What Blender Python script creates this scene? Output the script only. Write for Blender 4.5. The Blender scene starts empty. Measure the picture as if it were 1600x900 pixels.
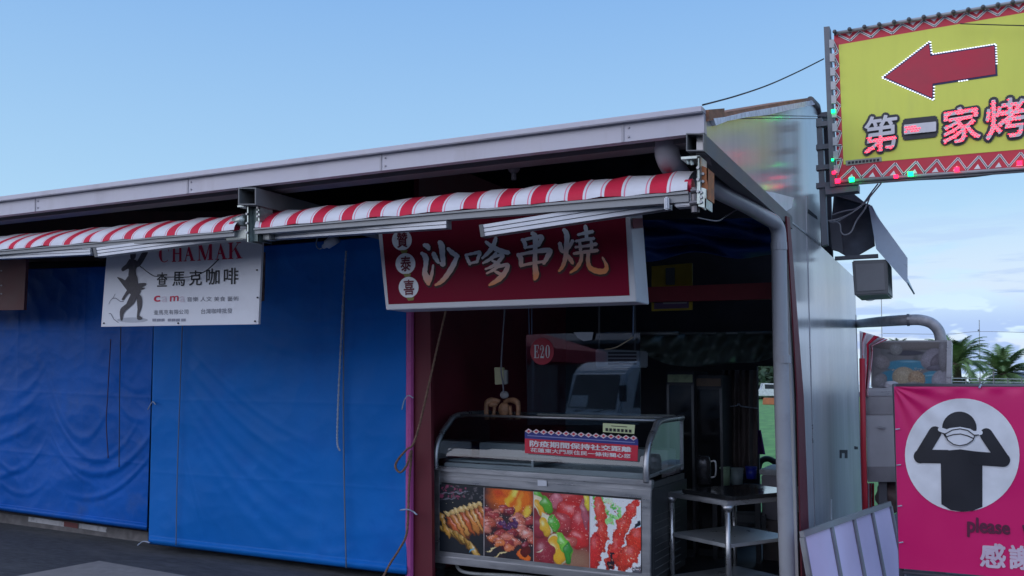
import bpy, bmesh, math, random
import numpy as np
from mathutils import Vector, Matrix
random.seed(7); rng = np.random.RandomState(7)
S = bpy.context.scene
COL = S.collection
# ------------------------------------------------------------------ camera
F, YAW, PITCH, ROLL, EYE = 1400.0, math.radians(27), math.atan(146/1400), 0.008, 1.55
f_ = Vector((-math.sin(YAW)*math.cos(PITCH), math.cos(YAW)*math.cos(PITCH), math.sin(PITCH)))
r0 = Vector((math.cos(YAW), math.sin(YAW), 0)); u0 = r0.cross(f_)
r_ = r0*math.cos(ROLL)+u0*math.sin(ROLL); u_ = u0*math.cos(ROLL)-r0*math.sin(ROLL)
E0 = Vector((0, 0, EYE))
cam = bpy.data.cameras.new('camera'); co = bpy.data.objects.new('camera', cam); COL.objects.link(co)
co.matrix_world = Matrix((( r_.x, u_.x, -f_.x, E0.x), (r_.y, u_.y, -f_.y, E0.y), (r_.z, u_.z, -f_.z, E0.z), (0, 0, 0, 1)))
cam.sensor_width = 36; cam.lens = 36*F/1600; cam.clip_start = .05; cam.clip_end = 6000
S.camera = co
# ------------------------------------------------------------------ light
w = bpy.data.worlds.new("World"); S.world = w; w.use_nodes = True
nt = w.node_tree; N = nt.nodes; L = nt.links
for n in list(N): N.remove(n)
def nd(t, **k):
    n = N.new(t)
    for a, b in k.items(): setattr(n, a, b)
    return n
out = nd('ShaderNodeOutputWorld'); bg = nd('ShaderNodeBackground'); L.new(bg.outputs[0], out.inputs[0])
bg.inputs[1].default_value = 0.11
SUN_EL, SUN_AZ = math.radians(14), math.radians(215)
sky = nd('ShaderNodeTexSky'); sky.sky_type = 'NISHITA'; sky.sun_disc = False
sky.sun_elevation = SUN_EL; sky.sun_rotation = SUN_AZ; sky.altitude = 0; sky.air_density = 1.15; sky.dust_density = .5; sky.ozone_density = 1.0
tc = nd('ShaderNodeTexCoord'); sep = nd('ShaderNodeSeparateXYZ'); L.new(tc.outputs['Generated'], sep.inputs[0])
def mth(op, a, b=None, c=None, clamp=False):
    n = nd('ShaderNodeMath', operation=op); n.use_clamp = clamp
    for i, v in enumerate((a, b, c)):
        if v is None: continue
        if isinstance(v, (int, float)): n.inputs[i].default_value = v
        else: L.new(v, n.inputs[i])
    return n.outputs[0]
def mix(f, a, b):
    n = nd('ShaderNodeMix', data_type='RGBA')
    for s, v in ((n.inputs[0], f), (n.inputs[6], a), (n.inputs[7], b)):
        if isinstance(v, (tuple, float, int)): s.default_value = v if not isinstance(v, tuple) else (*v, 1)
        else: L.new(v, s)
    return n.outputs[2]
# a pale evening wash over the Nishita sky: paler and a touch cyan towards the horizon
z = sep.outputs[2]
K = 1/0.11
low = mth('MULTIPLY', mth('SUBTRACT', 1.0, mth('DIVIDE', mth('MAXIMUM', z, 0.0), .50), None, True), 1.0)
def kc(c): return tuple(v*K for v in c)
grad = mix(low, kc((.165, .375, .78)), kc((.50, .76, .93)))
base = mix(.85, sky.outputs[0], grad)
# clouds near the horizon, wispy and stretched
dv = nd('ShaderNodeCombineXYZ')
L.new(sep.outputs[0], dv.inputs[0]); L.new(sep.outputs[1], dv.inputs[1]); L.new(mth('MULTIPLY', z, 3.0), dv.inputs[2])
def cloud(scale, lo, hi, off, det=6, zs=1.0):
    m = nd('ShaderNodeMapping'); m.inputs[3].default_value = (1, 1, zs); L.new(dv.outputs[0], m.inputs[0]); m.inputs[1].default_value = off
    n = nd('ShaderNodeTexNoise'); n.inputs['Scale'].default_value = scale; n.inputs['Detail'].default_value = det; n.inputs['Roughness'].default_value = .55
    L.new(m.outputs[0], n.inputs[0])
    r = nd('ShaderNodeMapRange'); r.interpolation_type = 'SMOOTHSTEP'; L.new(n.outputs[0], r.inputs[0]); r.inputs[1].default_value = lo; r.inputs[2].default_value = hi
    return r.outputs[0]
band = nd('ShaderNodeMapRange'); band.interpolation_type = 'SMOOTHSTEP'; L.new(z, band.inputs[0])
band.inputs[1].default_value = .21; band.inputs[2].default_value = .05
# more cloud to the right of the stalls (towards +x +y)
az = mth('ADD', mth('MULTIPLY', sep.outputs[0], 1.0), mth('MULTIPLY', sep.outputs[1], .25))
side = nd('ShaderNodeMapRange'); side.interpolation_type = 'SMOOTHSTEP'; L.new(az, side.inputs[0]); side.inputs[1].default_value = -.35; side.inputs[2].default_value = .25
paler = mix(mth('MULTIPLY', mth('MULTIPLY', band.outputs[0], side.outputs[0]), .55), base, kc((.72, .84, .97)))
white = mth('MULTIPLY', mth('MULTIPLY', cloud(7, .42, .56, (3.1, .4, .9), 5, 1.6), band.outputs[0]), side.outputs[0])
b1 = mix(mth('MULTIPLY', white, .75), paler, kc((.62, .70, .84)))
lowb = nd('ShaderNodeMapRange'); lowb.interpolation_type = 'SMOOTHSTEP'; L.new(z, lowb.inputs[0]); lowb.inputs[1].default_value = .10; lowb.inputs[2].default_value = .055
cum = mth('MULTIPLY', cloud(17, .47, .53, (7.3, 1.2, 5.5), 3, .8), lowb.outputs[0]); strk = cloud(6, .50, .62, (1.3, 4.2, 2.5), 5, 3.2)
grey = mth('MULTIPLY', mth('MULTIPLY', mth('MAXIMUM', cum, strk), band.outputs[0]), side.outputs[0])
b2 = mix(mth('MULTIPLY', grey, .85), b1, kc((.36, .50, .82)))
# sky behind the camera brightened, an added fill for the stall fronts
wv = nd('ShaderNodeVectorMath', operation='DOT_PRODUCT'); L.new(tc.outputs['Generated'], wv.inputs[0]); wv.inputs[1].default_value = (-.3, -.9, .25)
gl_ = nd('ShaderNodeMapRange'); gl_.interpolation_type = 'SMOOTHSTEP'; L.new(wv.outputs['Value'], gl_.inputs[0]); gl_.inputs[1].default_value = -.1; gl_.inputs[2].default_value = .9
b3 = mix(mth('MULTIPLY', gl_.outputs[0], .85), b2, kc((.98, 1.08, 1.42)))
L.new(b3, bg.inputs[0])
sl = bpy.data.lights.new('sun', 'SUN'); sl.energy = .5; sl.angle = math.radians(50); sl.color = (1, .93, .88)
so = bpy.data.objects.new('sun', sl); COL.objects.link(so)
sd = Vector((math.sin(SUN_AZ)*math.cos(SUN_EL), math.cos(SUN_AZ)*math.cos(SUN_EL), math.sin(SUN_EL)))
so.rotation_euler = (-sd).to_track_quat('-Z', 'Y').to_euler(); so.location = (0, -5, 12)
S.view_settings.view_transform = 'Standard'; S.view_settings.look = 'None'; S.view_settings.gamma = 1
S.view_settings.exposure = .2
S.render.engine = 'CYCLES'
S.cycles.max_bounces = 6; S.cycles.transparent_max_bounces = 12; S.cycles.caustics_reflective = False; S.cycles.caustics_refractive = False

# ------------------------------------------------------------------ pixel <-> world
def ray(px, py): return f_+r_*((px-800)/F)-u_*((py-450)/F)
def PY(px, py, y): d = ray(px, py); return E0+d*(y/d.y)
def PX(px, py, x): d = ray(px, py); return E0+d*(x/d.x)
def PZ(px, py, z=0): d = ray(px, py); return E0+d*((z-EYE)/d.z)
def PD(px, py, dist): return E0+ray(px, py)*dist
# ------------------------------------------------------------------ materials
MATS = {}
def M(name, col=(.5, .5, .5), rough=.6, metal=0, var=.12, scale=6, bump=0, bscale=60, trans=0, emit=None, es=0, dirt=None, dscale=3, dlo=.52, dhi=.7, damt=.6, stretch=(1, 1, 1), rvar=.1, spec=.5, alpha=1, coat=0):
    if name in MATS: return MATS[name]
    m = bpy.data.materials.new(name); m.use_nodes = True; t = m.node_tree; n = t.nodes; l = t.links
    b = n['Principled BSDF']
    b.inputs['Roughness'].default_value = rough; b.inputs['Metallic'].default_value = metal
    b.inputs['Transmission Weight'].default_value = trans; b.inputs['Specular IOR Level'].default_value = spec; b.inputs['Alpha'].default_value = alpha
    b.inputs['Coat Weight'].default_value = coat
    b.inputs['Base Color'].default_value = (*col, 1)
    if emit: b.inputs['Emission Color'].default_value = (*emit, 1); b.inputs['Emission Strength'].default_value = es
    tcn = n.new('ShaderNodeTexCoord'); mp = n.new('ShaderNodeMapping'); l.new(tcn.outputs['Object'], mp.inputs[0]); mp.inputs[3].default_value = stretch
    if var > 0:
        nz = n.new('ShaderNodeTexNoise'); nz.inputs['Scale'].default_value = scale; nz.inputs['Detail'].default_value = 5; l.new(mp.outputs[0], nz.inputs[0])
        hs = n.new('ShaderNodeMapRange'); l.new(nz.outputs[0], hs.inputs[0]); hs.inputs[1].default_value = .3; hs.inputs[2].default_value = .7; hs.inputs[3].default_value = 1-var; hs.inputs[4].default_value = 1+var
        mu = n.new('ShaderNodeVectorMath'); mu.operation = 'SCALE'; mu.inputs[0].default_value = col; l.new(hs.outputs[0], mu.inputs['Scale'])
        colo = mu.outputs[0]
        if dirt:
            n2 = n.new('ShaderNodeTexNoise'); n2.inputs['Scale'].default_value = dscale; n2.inputs['Detail'].default_value = 8; n2.inputs['Roughness'].default_value = .65; l.new(mp.outputs[0], n2.inputs[0])
            r2 = n.new('ShaderNodeMapRange'); l.new(n2.outputs[0], r2.inputs[0]); r2.inputs[1].default_value = dlo; r2.inputs[2].default_value = dhi; r2.inputs[4].default_value = damt
            mx = n.new('ShaderNodeMix'); mx.data_type = 'RGBA'; l.new(r2.outputs[0], mx.inputs[0]); l.new(colo, mx.inputs[6]); mx.inputs[7].default_value = (*dirt, 1); colo = mx.outputs[2]
        l.new(colo, b.inputs['Base Color'])
        rr = n.new('ShaderNodeMapRange'); l.new(nz.outputs[0], rr.inputs[0]); rr.inputs[1].default_value = .3; rr.inputs[2].default_value = .7; rr.inputs[3].default_value = max(0, rough-rvar); rr.inputs[4].default_value = min(1, rough+rvar); l.new(rr.outputs[0], b.inputs['Roughness'])
    if bump:
        n3 = n.new('ShaderNodeTexNoise'); n3.inputs['Scale'].default_value = bscale; n3.inputs['Detail'].default_value = 4; l.new(mp.outputs[0], n3.inputs[0])
        bp = n.new('ShaderNodeBump'); bp.inputs['Strength'].default_value = bump; bp.inputs['Distance'].default_value = .02; l.new(n3.outputs[0], bp.inputs['Height']); l.new(bp.outputs[0], b.inputs['Normal'])
    MATS[name] = m; return m
def vcol_mat(name, rough=.4, coat=.0):
    m = M(name, rough=rough, var=0, coat=coat); t = m.node_tree
    a = t.nodes.new('ShaderNodeVertexColor'); a.layer_name = 'paint'
    t.links.new(a.outputs[0], t.nodes['Principled BSDF'].inputs['Base Color']); return m
def glassy(name, tint, refl, rough=.02):
    m = bpy.data.materials.new(name); m.use_nodes = True; t = m.node_tree; n = t.nodes; l = t.links
    for x in list(n): n.remove(x)
    o = n.new('ShaderNodeOutputMaterial'); mx = n.new('ShaderNodeMixShader'); tr = n.new('ShaderNodeBsdfTransparent'); gl = n.new('ShaderNodeBsdfGlossy')
    tr.inputs[0].default_value = (*tint, 1); gl.inputs['Roughness'].default_value = rough; gl.inputs[0].default_value = (.95, .97, 1, 1)
    fr = n.new('ShaderNodeLayerWeight'); fr.inputs[0].default_value = .25
    ad = n.new('ShaderNodeMath'); ad.operation = 'MULTIPLY_ADD'; l.new(fr.outputs[0], ad.inputs[0]); ad.inputs[1].default_value = .5; ad.inputs[2].default_value = refl
    l.new(ad.outputs[0], mx.inputs[0]); l.new(tr.outputs[0], mx.inputs[1]); l.new(gl.outputs[0], mx.inputs[2]); l.new(mx.outputs[0], o.inputs[0])
    MATS[name] = m; return m
# ------------------------------------------------------------------ object helpers
def tag(o, label, cat, group=None, kind=None):
    if label: o['label'] = label
    if cat: o['category'] = cat
    if group: o['group'] = group
    if kind: o['kind'] = kind
    return o
def thing(name, loc, label, cat, group=None):
    o = bpy.data.objects.new(name, None); COL.objects.link(o); o.location = loc; o.empty_display_size = .2
    return tag(o, label, cat, group)
def worldloc(o):
    v = Vector(o.location)
    while o.parent: o = o.parent; v += Vector(o.location)
    return v
class MB:
    def __init__(s): s.v = []; s.f = []; s.m = []; s.c = []
    def add(s, vs, fs, mi=0):
        b = len(s.v); s.v += [Vector(p) for p in vs]; s.f += [[b+i for i in q] for q in fs]; s.m += [mi]*len(fs); return s
    def hexa(s, a, b, mi=0):   # two matching quads
        return s.add(list(a)+list(b), [(0, 1, 2, 3), (7, 6, 5, 4), (0, 4, 5, 1), (1, 5, 6, 2), (2, 6, 7, 3), (3, 7, 4, 0)], mi)
    def box(s, x0, x1, y0, y1, z0, z1, mi=0):
        return s.hexa([(x0, y0, z0), (x1, y0, z0), (x1, y0, z1), (x0, y0, z1)], [(x0, y1, z0), (x1, y1, z0), (x1, y1, z1), (x0, y1, z1)], mi)
    def slab(s, pts, vec, mi=0):
        n = len(pts); p = [Vector(q) for q in pts]; vec = Vector(vec); b = [q+vec for q in p]
        fs = [tuple(range(n)), tuple(range(2*n-1, n-1, -1))]+[(i, i+n, (i+1) % n+n, (i+1) % n) for i in range(n)]
        return s.add(p+b, fs, mi)
    def beam(s, a, b, wd, ht, up=(0, 0, 1), mi=0):   # rectangular bar from a to b
        a = Vector(a); b = Vector(b); d = (b-a).normalized(); up = Vector(up); sd = d.cross(up)
        if sd.length < 1e-4: sd = d.cross(Vector((0, 1, 0)))
        sd.normalize(); up = sd.cross(d).normalized()
        q = [(-1, -1), (1, -1), (1, 1), (-1, 1)]
        return s.hexa([a+sd*(i*wd/2)+up*(j*ht/2) for i, j in q], [b+sd*(i*wd/2)+up*(j*ht/2) for i, j in q], mi)
    def tube(s, path, r, n=10, mi=0, caps=True):
        path = [Vector(p) for p in path]; rs = r if isinstance(r, (list, tuple)) else [r]*len(path)
        rings = []; pu = None
        for i, p in enumerate(path):
            d = (path[min(i+1, len(path)-1)]-path[max(i-1, 0)]).normalized()
            if pu is None:
                pu = Vector((0, 0, 1)) if abs(d.z) < .9 else Vector((1, 0, 0))
            sd = d.cross(pu).normalized(); pu = sd.cross(d).normalized()
            rings.append([p+(sd*math.cos(2*math.pi*k/n)+pu*math.sin(2*math.pi*k/n))*rs[i] for k in range(n)])
        vs = [q for g in rings for q in g]; fs = []
        for i in range(len(rings)-1):
            for k in range(n): fs.append((i*n+k, i*n+(k+1) % n, (i+1)*n+(k+1) % n, (i+1)*n+k))
        if caps: fs += [tuple(range(n-1, -1, -1)), tuple(range((len(rings)-1)*n, len(rings)*n))]
        return s.add(vs, fs, mi)
    def ball(s, c, r, sx=1, sy=1, sz=1, n=10, mi=0):
        c = Vector(c); vs = []; fs = []
        for i in range(1, n):
            for j in range(2*n):
                a = math.pi*i/n; b = math.pi*j/n
                vs.append(c+Vector((math.sin(a)*math.cos(b)*r*sx, math.sin(a)*math.sin(b)*r*sy, math.cos(a)*r*sz)))
        k = 2*n
        for i in range(n-2):
            for j in range(k): fs.append((i*k+j, (i+1)*k+j, (i+1)*k+(j+1) % k, i*k+(j+1) % k))
        fs.append(tuple(range(k))); fs.append(tuple((n-2)*k+j for j in range(k-1, -1, -1)))
        return s.add(vs, fs, mi)
    def grid(s, fn, nu, nv, mi=0):
        vs = [fn(i/nu, j/nv) for j in range(nv+1) for i in range(nu+1)]
        fs = [(j*(nu+1)+i, j*(nu+1)+i+1, (j+1)*(nu+1)+i+1, (j+1)*(nu+1)+i) for j in range(nv) for i in range(nu)]
        return s.add(vs, fs, mi)
    def build(s, name, mat, parent=None, smooth=False, bevel=0, origin=None):
        me = bpy.data.meshes.new(name); o = bpy.data.objects.new(name, me); COL.objects.link(o)
        if parent: o.parent = parent; org = worldloc(parent)
        else:
            if origin is None:
                xs = [p.x for p in s.v]; ys = [p.y for p in s.v]; zs = [p.z for p in s.v]
                origin = Vector(((min(xs)+max(xs))/2, (min(ys)+max(ys))/2, min(zs)))
            org = Vector(origin); o.location = org
        me.from_pydata([p-org for p in s.v], [], s.f)
        for mm in (mat if isinstance(mat, (list, tuple)) else [mat]): me.materials.append(mm)
        for p, i in zip(me.polygons, s.m): p.material_index = i
        if s.c:
            ca = me.color_attributes.new('paint', 'FLOAT_COLOR', 'POINT')
            a = np.ones((len(s.v), 4), dtype=np.float32); a[:, :3] = np.array(s.c); ca.data.foreach_set('color', a.ravel())
        bm = bmesh.new(); bm.from_mesh(me); bmesh.ops.recalc_face_normals(bm, faces=bm.faces)
        if bevel: bmesh.ops.bevel(bm, geom=[e for e in bm.edges if len(e.link_faces) == 2 and e.calc_face_angle(0) > .6], offset=bevel, segments=2, affect='EDGES')
        bm.to_mesh(me); bm.free()
        if smooth:
            for p in me.polygons: p.use_smooth = True
        me.update(); return o
def text2d(body, offset=0.0, shear=0.0, spacing=1.0):
    cu = bpy.data.curves.new('lettering', 'FONT'); cu.body = body; cu.offset = offset; cu.shear = shear; cu.resolution_u = 4; cu.space_character = spacing
    o = bpy.data.objects.new('lettering', cu); COL.objects.link(o); bpy.context.view_layer.update()
    me = bpy.data.meshes.new_from_object(o.evaluated_get(bpy.context.evaluated_depsgraph_get()))
    vs = np.array([v.co[:2] for v in me.vertices]); fs = [tuple(p.vertices) for p in me.polygons]
    bpy.data.objects.remove(o); bpy.data.curves.remove(cu); bpy.data.meshes.remove(me)
    return vs, fs
def fit(vs, lo=None, hi=None):
    lo = vs.min(0) if lo is None else lo; hi = vs.max(0) if hi is None else hi
    return (vs-lo)/(hi-lo)
def bil(q, u, v):   # q = TL TR BR BL, v up
    (ax, ay), (bx, by), (cx, cy), (dx, dy) = q
    tx, ty = ax+(bx-ax)*u, ay+(by-ay)*u; lx, ly = dx+(cx-dx)*u, dy+(cy-dy)*u
    return lx+(tx-lx)*v, ly+(ty-ly)*v
def text_on(mb, body, quad, fn, offset=0.0, shear=0.0, mi=0, wob=0, ref=0):
    """lay the outline of `body` into the pixel quad, fn maps pixel -> point on the sign"""
    vs, fs = text2d(body, 0, shear); sp = vs.max(0)-vs.min(0); uv = fit(vs)
    ring = [(0, 0)]
    if offset: n = 8 if offset < .04 else 12; ring += [(math.cos(2*math.pi*k/n), math.sin(2*math.pi*k/n)) for k in range(n)]
    for k, (cx_, cy_) in enumerate(ring):      # a bolder weight: the outline struck again a hair further out
        mb.add([fn(*bil(quad, a+cx_*offset/sp[0], b+cy_*offset/sp[1]))+Vector((0, -.00012*k, 0)) for a, b in uv], fs, mi)
def polypx(mb, pts, fn, mi=0): mb.add([fn(*p) for p in pts], [tuple(range(len(pts)))], mi)
def circ(cx, cy, rx, ry=None, n=28, a0=0, a1=2*math.pi): 
    ry = rx if ry is None else ry
    return [(cx+rx*math.cos(a0+(a1-a0)*k/n), cy+ry*math.sin(a0+(a1-a0)*k/n)) for k in range(n)]
def sline(mb, pts, wpx, fn, mi=0):   # stroked polyline in pixel space
    for (x0, y0), (x1, y1) in zip(pts, pts[1:]):
        dx, dy = x1-x0, y1-y0; l = math.hypot(dx, dy) or 1; nx, ny = -dy/l*wpx/2, dx/l*wpx/2
        polypx(mb, [(x0+nx, y0+ny), (x1+nx, y1+ny), (x1-nx, y1-ny), (x0-nx, y0-ny)], fn, mi)
def smoothpath(pts, n=6):
    pts = [Vector(p) for p in pts]; o = []
    for i in range(len(pts)-1):
        p0, p1, p2, p3 = pts[max(i-1, 0)], pts[i], pts[i+1], pts[min(i+2, len(pts)-1)]
        for k in range(n):
            t = k/n; o.append(.5*((2*p1)+(p2-p0)*t+(2*p0-5*p1+4*p2-p3)*t*t+(3*p1-p0-3*p2+p3)*t**3))
    return o+[pts[-1]]
# ------------------------------------------------------------------ setting
asphalt = M('asphalt', (.075, .08, .09), .85, var=.4, scale=14, bump=.8, bscale=120, dirt=(.17, .17, .18), dscale=1.6, dlo=.48, dhi=.72, damt=.6, stretch=(.6, 2, 1))
pave = M('paving', (.30, .285, .27), .8, var=.15, scale=12, bump=.3, bscale=150, dirt=(.12, .12, .12), dscale=3)
grassm = M('lawn_grass', (.13, .30, .075), .9, var=.3, scale=3, bump=1, bscale=40, stretch=(1, .25, 1), dirt=(.20, .32, .10), dscale=1.5)
def struct(o, name=None): o['kind'] = 'structure'; return o
struct(MB().add([(-1500, -1500, 0), (1500, -1500, 0), (1500, 3000, 0), (-1500, 3000, 0)], [(0, 1, 2, 3)]).build('ground', asphalt))
q = [PZ(-40, 915), PZ(155, 877), PZ(300, 900), PZ(180, 990)]
a, b, c = PZ(35, 899), PZ(155, 877), PZ(300, 902)
d1 = (a-b); d2 = (c-b)
sheet = [b, b+d2*3, b+d2*3+d1*6, b+d1*6]
struct(MB().add([p+Vector((0, 0, .004)) for p in sheet], [(0, 1, 2, 3)]).build('pavement', pave))
struct(MB().add([(-40, 10.2, .006), (-1.0, 10.2, .006), (8, 118, .006), (-90, 118, .006)], [(0, 1, 2, 3)]).build('lawn', grassm))
struct(MB().add([(-1400, 190, .02), (1400, 190, .02), (1400, 2500, .02), (-1400, 2500, .02)], [(0, 1, 2, 3)]).build('sea', M('sea_water', (.08, .16, .22), .15, var=.1, scale=.1, bump=.4, bscale=1)))
# strips of darker slabs in the asphalt apron (a drain line)
# ------------------------------------------------------------------ stall building
YF, XW = 4.1, -1.08
alu = M('brushed_aluminium', (.50, .495, .50), .19, .12, var=.10, scale=1.2, stretch=(3, 3, .5), rvar=.03, bump=.015, bscale=2, dirt=(.40, .40, .42), dscale=1.6, dlo=.48, dhi=.8, damt=.4)
fascm = M('painted_steel_fascia', (.47, .46, .52), .45, .1, var=.07, scale=3, stretch=(2, 2, .4), dirt=(.30, .27, .30), dscale=2.5, dlo=.5, dhi=.8, damt=.55, bump=.15, bscale=2)
steel = M('galvanised_tube', (.15, .155, .16), .6, .2, var=.15, scale=8)
darkst = M('dark_purlin', (.11, .115, .125), .6, .2)
redwall = M('red_board', (.13, .012, .024), .55, var=.15, scale=3, dirt=(.10, .02, .025), dscale=2)
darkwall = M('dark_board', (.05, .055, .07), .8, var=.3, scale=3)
pvc = M('grey_pvc', (.34, .35, .38), .38, var=.06, scale=3, dirt=(.22, .22, .23), dscale=5, damt=.4)
wood = M('weathered_timber', (.30, .14, .08), .8, var=.35, scale=9, stretch=(1, 1, 4))
bld = thing('stall_building', (-4, 6.2, 0), 'long low row of market stalls with a grey roof edge and aluminium end wall', 'building')
# fascia, in the plane y = YF, run on to the left beyond the frame
def ext(p, q, t): return q+(p-q)*t
tl, tr = PY(0, 309, YF), PY(1100, 168, YF); bl, br = PY(0, 337, YF), PY(1100, 207, YF)
ml, mr = PY(0, 316.5, YF), PY(1100, 177.5, YF)
T = 2.2
TL, BL_, ML = ext(tl, tr, T), ext(bl, br, T), ext(ml, mr, T)
fm = MB(); fm.slab([ML, mr, br, BL_], (0, .05, 0))
fas = fm.build('fascia', fascm, bld)
for t_ in (.06, .19, .32, .45, .58, .71, .84, .965):
    a_, b_ = ML.lerp(mr, t_), BL_.lerp(br, t_); e_ = Vector((.006, 0, 0)); y_ = Vector((0, -.004, 0))
    MB().slab([a_-e_+y_, a_+e_+y_, b_+e_+y_, b_-e_+y_], (0, .004, 0)).build('fascia_seam', M('seam_grey', (.35, .34, .38), .5, .2), fas)
    for k_ in (.25, .75):
        p_ = a_.lerp(b_, k_)+Vector((.03, 0, 0)); MB().tube([p_+Vector((0, -.006, 0)), p_], .006, 6).build('fascia_screw', M('seam_grey', (.35, .34, .38)), fas)
lip = MB().slab([TL+Vector((0, -.035, 0)), tr+Vector((0, -.035, 0)), mr+Vector((0, -.035, 0)), ML+Vector((0, -.035, 0))], (0, .12, 0)).build('fascia_lip', fascm, bld, bevel=.004)
gl, gr = PY(0, 338, YF+.14), PY(1085, 211, YF+.14)
g = MB(); gg = ext(gl, gr, T)
g.slab([gg+Vector((0, 0, .1)), gr+Vector((0, 0, .1)), gr+Vector((0, 0, -.035)), gg+Vector((0, 0, -.035))], (0, .12, 0)).build('gutter', M('gutter_grey', (.17, .17, .18), .55, .2), bld)
# roof: corrugated sheet rising to the back, from the lip backwards
rise = .27
def roofpt(x, y, dz=0):
    t = (x-tr.x)/(TL.x-tr.x); return Vector((x, y, tr.z+(TL.z-tr.z)*t-.02+rise*(y-YF-.09)+dz))
rm = MB(); nx = 300
vs = []; xs = [tr.x+(TL.x-tr.x)*i/nx for i in range(nx+1)]
rm.grid(lambda u, v: roofpt(tr.x+(TL.x-tr.x)*u, YF+.09+v*5.3, .014*math.cos(math.pi*round(u*nx))), nx, 1)
rm.grid(lambda u, v: roofpt(tr.x+(TL.x-tr.x)*u, YF+.09+v*5.3, -.02+.014*math.cos(math.pi*round(u*nx))), nx, 1)
rm.build('roof', M('roof_sheet', (.10, .11, .14), .6, .2), bld)
for x0 in range(5):
    y = YF+.9+x0*1.0
    MB().beam(roofpt(XW-.08, y, -.075), roofpt(-14, y, -.075), .05, .08).build('purlin', darkst, bld)
# rafters: square tubes whose open ends show in front
def rafter(pl, pr, pt_, pb, yb, th=.006, name='rafter'):
    y0 = YF-.02; a = PY(pl, pt_, y0); b = PY(pr, pt_, y0); c = PY(pr, pb, y0); d = PY(pl, pb, y0)
    r = MB(); back = Vector((0, yb-y0, 0))
    ctr = (a+b+c+d)/4
    def inn(p): return p+(ctr-p)*.13
    o4 = [a, b, c, d]; i4 = [inn(p) for p in o4]
    for k in range(4):
        r.hexa([o4[k], o4[(k+1) % 4], i4[(k+1) % 4], i4[k]], [p+back for p in (o4[k], o4[(k+1) % 4], i4[(k+1) % 4], i4[k])])
    return r.build(name, steel, bld)
rafter(372, 400, 293, 320, YF+2.6); rafter(1072, 1100, 208, 236, 6.45)
# middle hanger under the gutter
hp = PY(803, 262, YF+.3)
h = MB().tube([hp+Vector((0, 0, .12)), hp+Vector((0, 0, .03))], .02).ball(hp, .035).tube([hp, hp-Vector((0, 0, .07))], .014); h.build('pipe_hanger', darkst, bld, smooth=True)
# end wall ------------------------------------------------
W = lambda px, py: PX(px, py, XW)
prof = [W(1101, 240), W(1102, 186), W(1150, 178), W(1210, 166), W(1270, 158)]
p1 = W(1277, 176); p2 = W(1283, 385)
ew = MB()
# upper gable panel + lower wall as one folded sheet
ybk = W(1338, 500).y
low = [Vector((XW, W(1246, 620).y-.12, 0)), Vector((XW, W(1228, 342).y, W(1226, 338).z)), W(1101, 240)]
poly = prof[:1]+prof[1:]+[p1, p2, Vector((XW, ybk, p2.z)), Vector((XW, ybk, 0))]+low[:2]
ew.slab(poly, (-.04, 0, 0))
ew.build('end_wall', alu, bld)
# sheet joints and rivets on the end wall
jm = MB()
for y in (W(1262, 400).y, ybk-.02):
    MB().box(XW, XW+.004, y-.012, y+.012, 0.02, 3.0 if y < 7.5 else 2.3).build('sheet_joint', M('alu_joint', (.36, .37, .40), .35, .6), bld)
jm.slab([W(1226, 338), W(1282, 381), W(1282, 384), W(1226, 341)], (.006, 0, 0))
jm.build('edge_flashing', M('alu_joint', (.36, .37, .40), .35, .6), bld)
wm = MB()
wl = [W(1247, 585), W(1251, 585), W(1253, 662), W(1249, 662)]
for qd in ([(1249, 585), (1252, 585), (1255, 660), (1252, 660)], [(1246, 760), (1249, 760), (1250, 800), (1247, 800)], [(1298, 780), (1300, 780), (1300, 812), (1298, 812)]):
    MB().slab([W(*p) for p in qd], (.002, 0, 0)).build('tape_mark', M('old_tape', (.66, .69, .73), .5), bld)
hm = MB()
for qd in ([(1312, 703), (1324, 703), (1324, 716), (1320, 716), (1320, 708), (1315, 708), (1315, 716), (1312, 716)], [(1335, 697), (1340, 698), (1340, 702), (1335, 702)], [(1263, 327), (1276, 338), (1277, 343), (1262, 333)]):
    MB().slab([W(*p) for p in qd], (.0025, 0, 0)).build('tear_mark', M('black_hole', (.01, .01, .012), .9), bld)
# torn white foil patch on the gable
MB().slab([W(*p) for p in ((1182, 297), (1205, 300), (1240, 309), (1236, 325), (1226, 331), (1205, 318))], (.003, 0, 0)).build('foil_patch', M('white_foil', (.72, .74, .76), .5), bld)
# timber plate and foam on top of the end wall
tm = MB()
tm.hexa([W(1128, 176)+Vector((.01, 0, 0)), W(1262, 153)+Vector((.01, 0, 0)), W(1264, 158)+Vector((.01, 0, 0)), W(1130, 184)+Vector((.01, 0, 0))], [p+Vector((-.30, 0, 0)) for p in (W(1128, 176), W(1262, 153), W(1264, 158), W(1130, 184))])
tm.hexa([W(1101, 172)+Vector((.02, 0, 0)), W(1126, 170)+Vector((.02, 0, 0)), W(1126, 185)+Vector((.02, 0, 0)), W(1101, 190)+Vector((.02, 0, 0))], [p+Vector((-.2, 0, 0)) for p in (W(1101, 172), W(1126, 170), W(1126, 185), W(1101, 190))])
tm.build('roof_plate', wood, bld)
fo = MB(); up = [(1108, 186), (1130, 183), (1160, 176), (1200, 169), (1264, 157.5), (1269, 161)]; dn = [(1269, 164), (1230, 172), (1196, 180), (1160, 184), (1130, 190), (1112, 197)]
fo.slab([W(*p) for p in up+dn], (.022, 0, 0)).build('foam_seal', M('white_foam', (.85, .85, .87), .8, var=.2, scale=20), bld)
cp = MB().tube([W(1266, 156), W(1276, 166), W(1278, 176)], .03).build('end_cap', darkst, bld)
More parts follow.
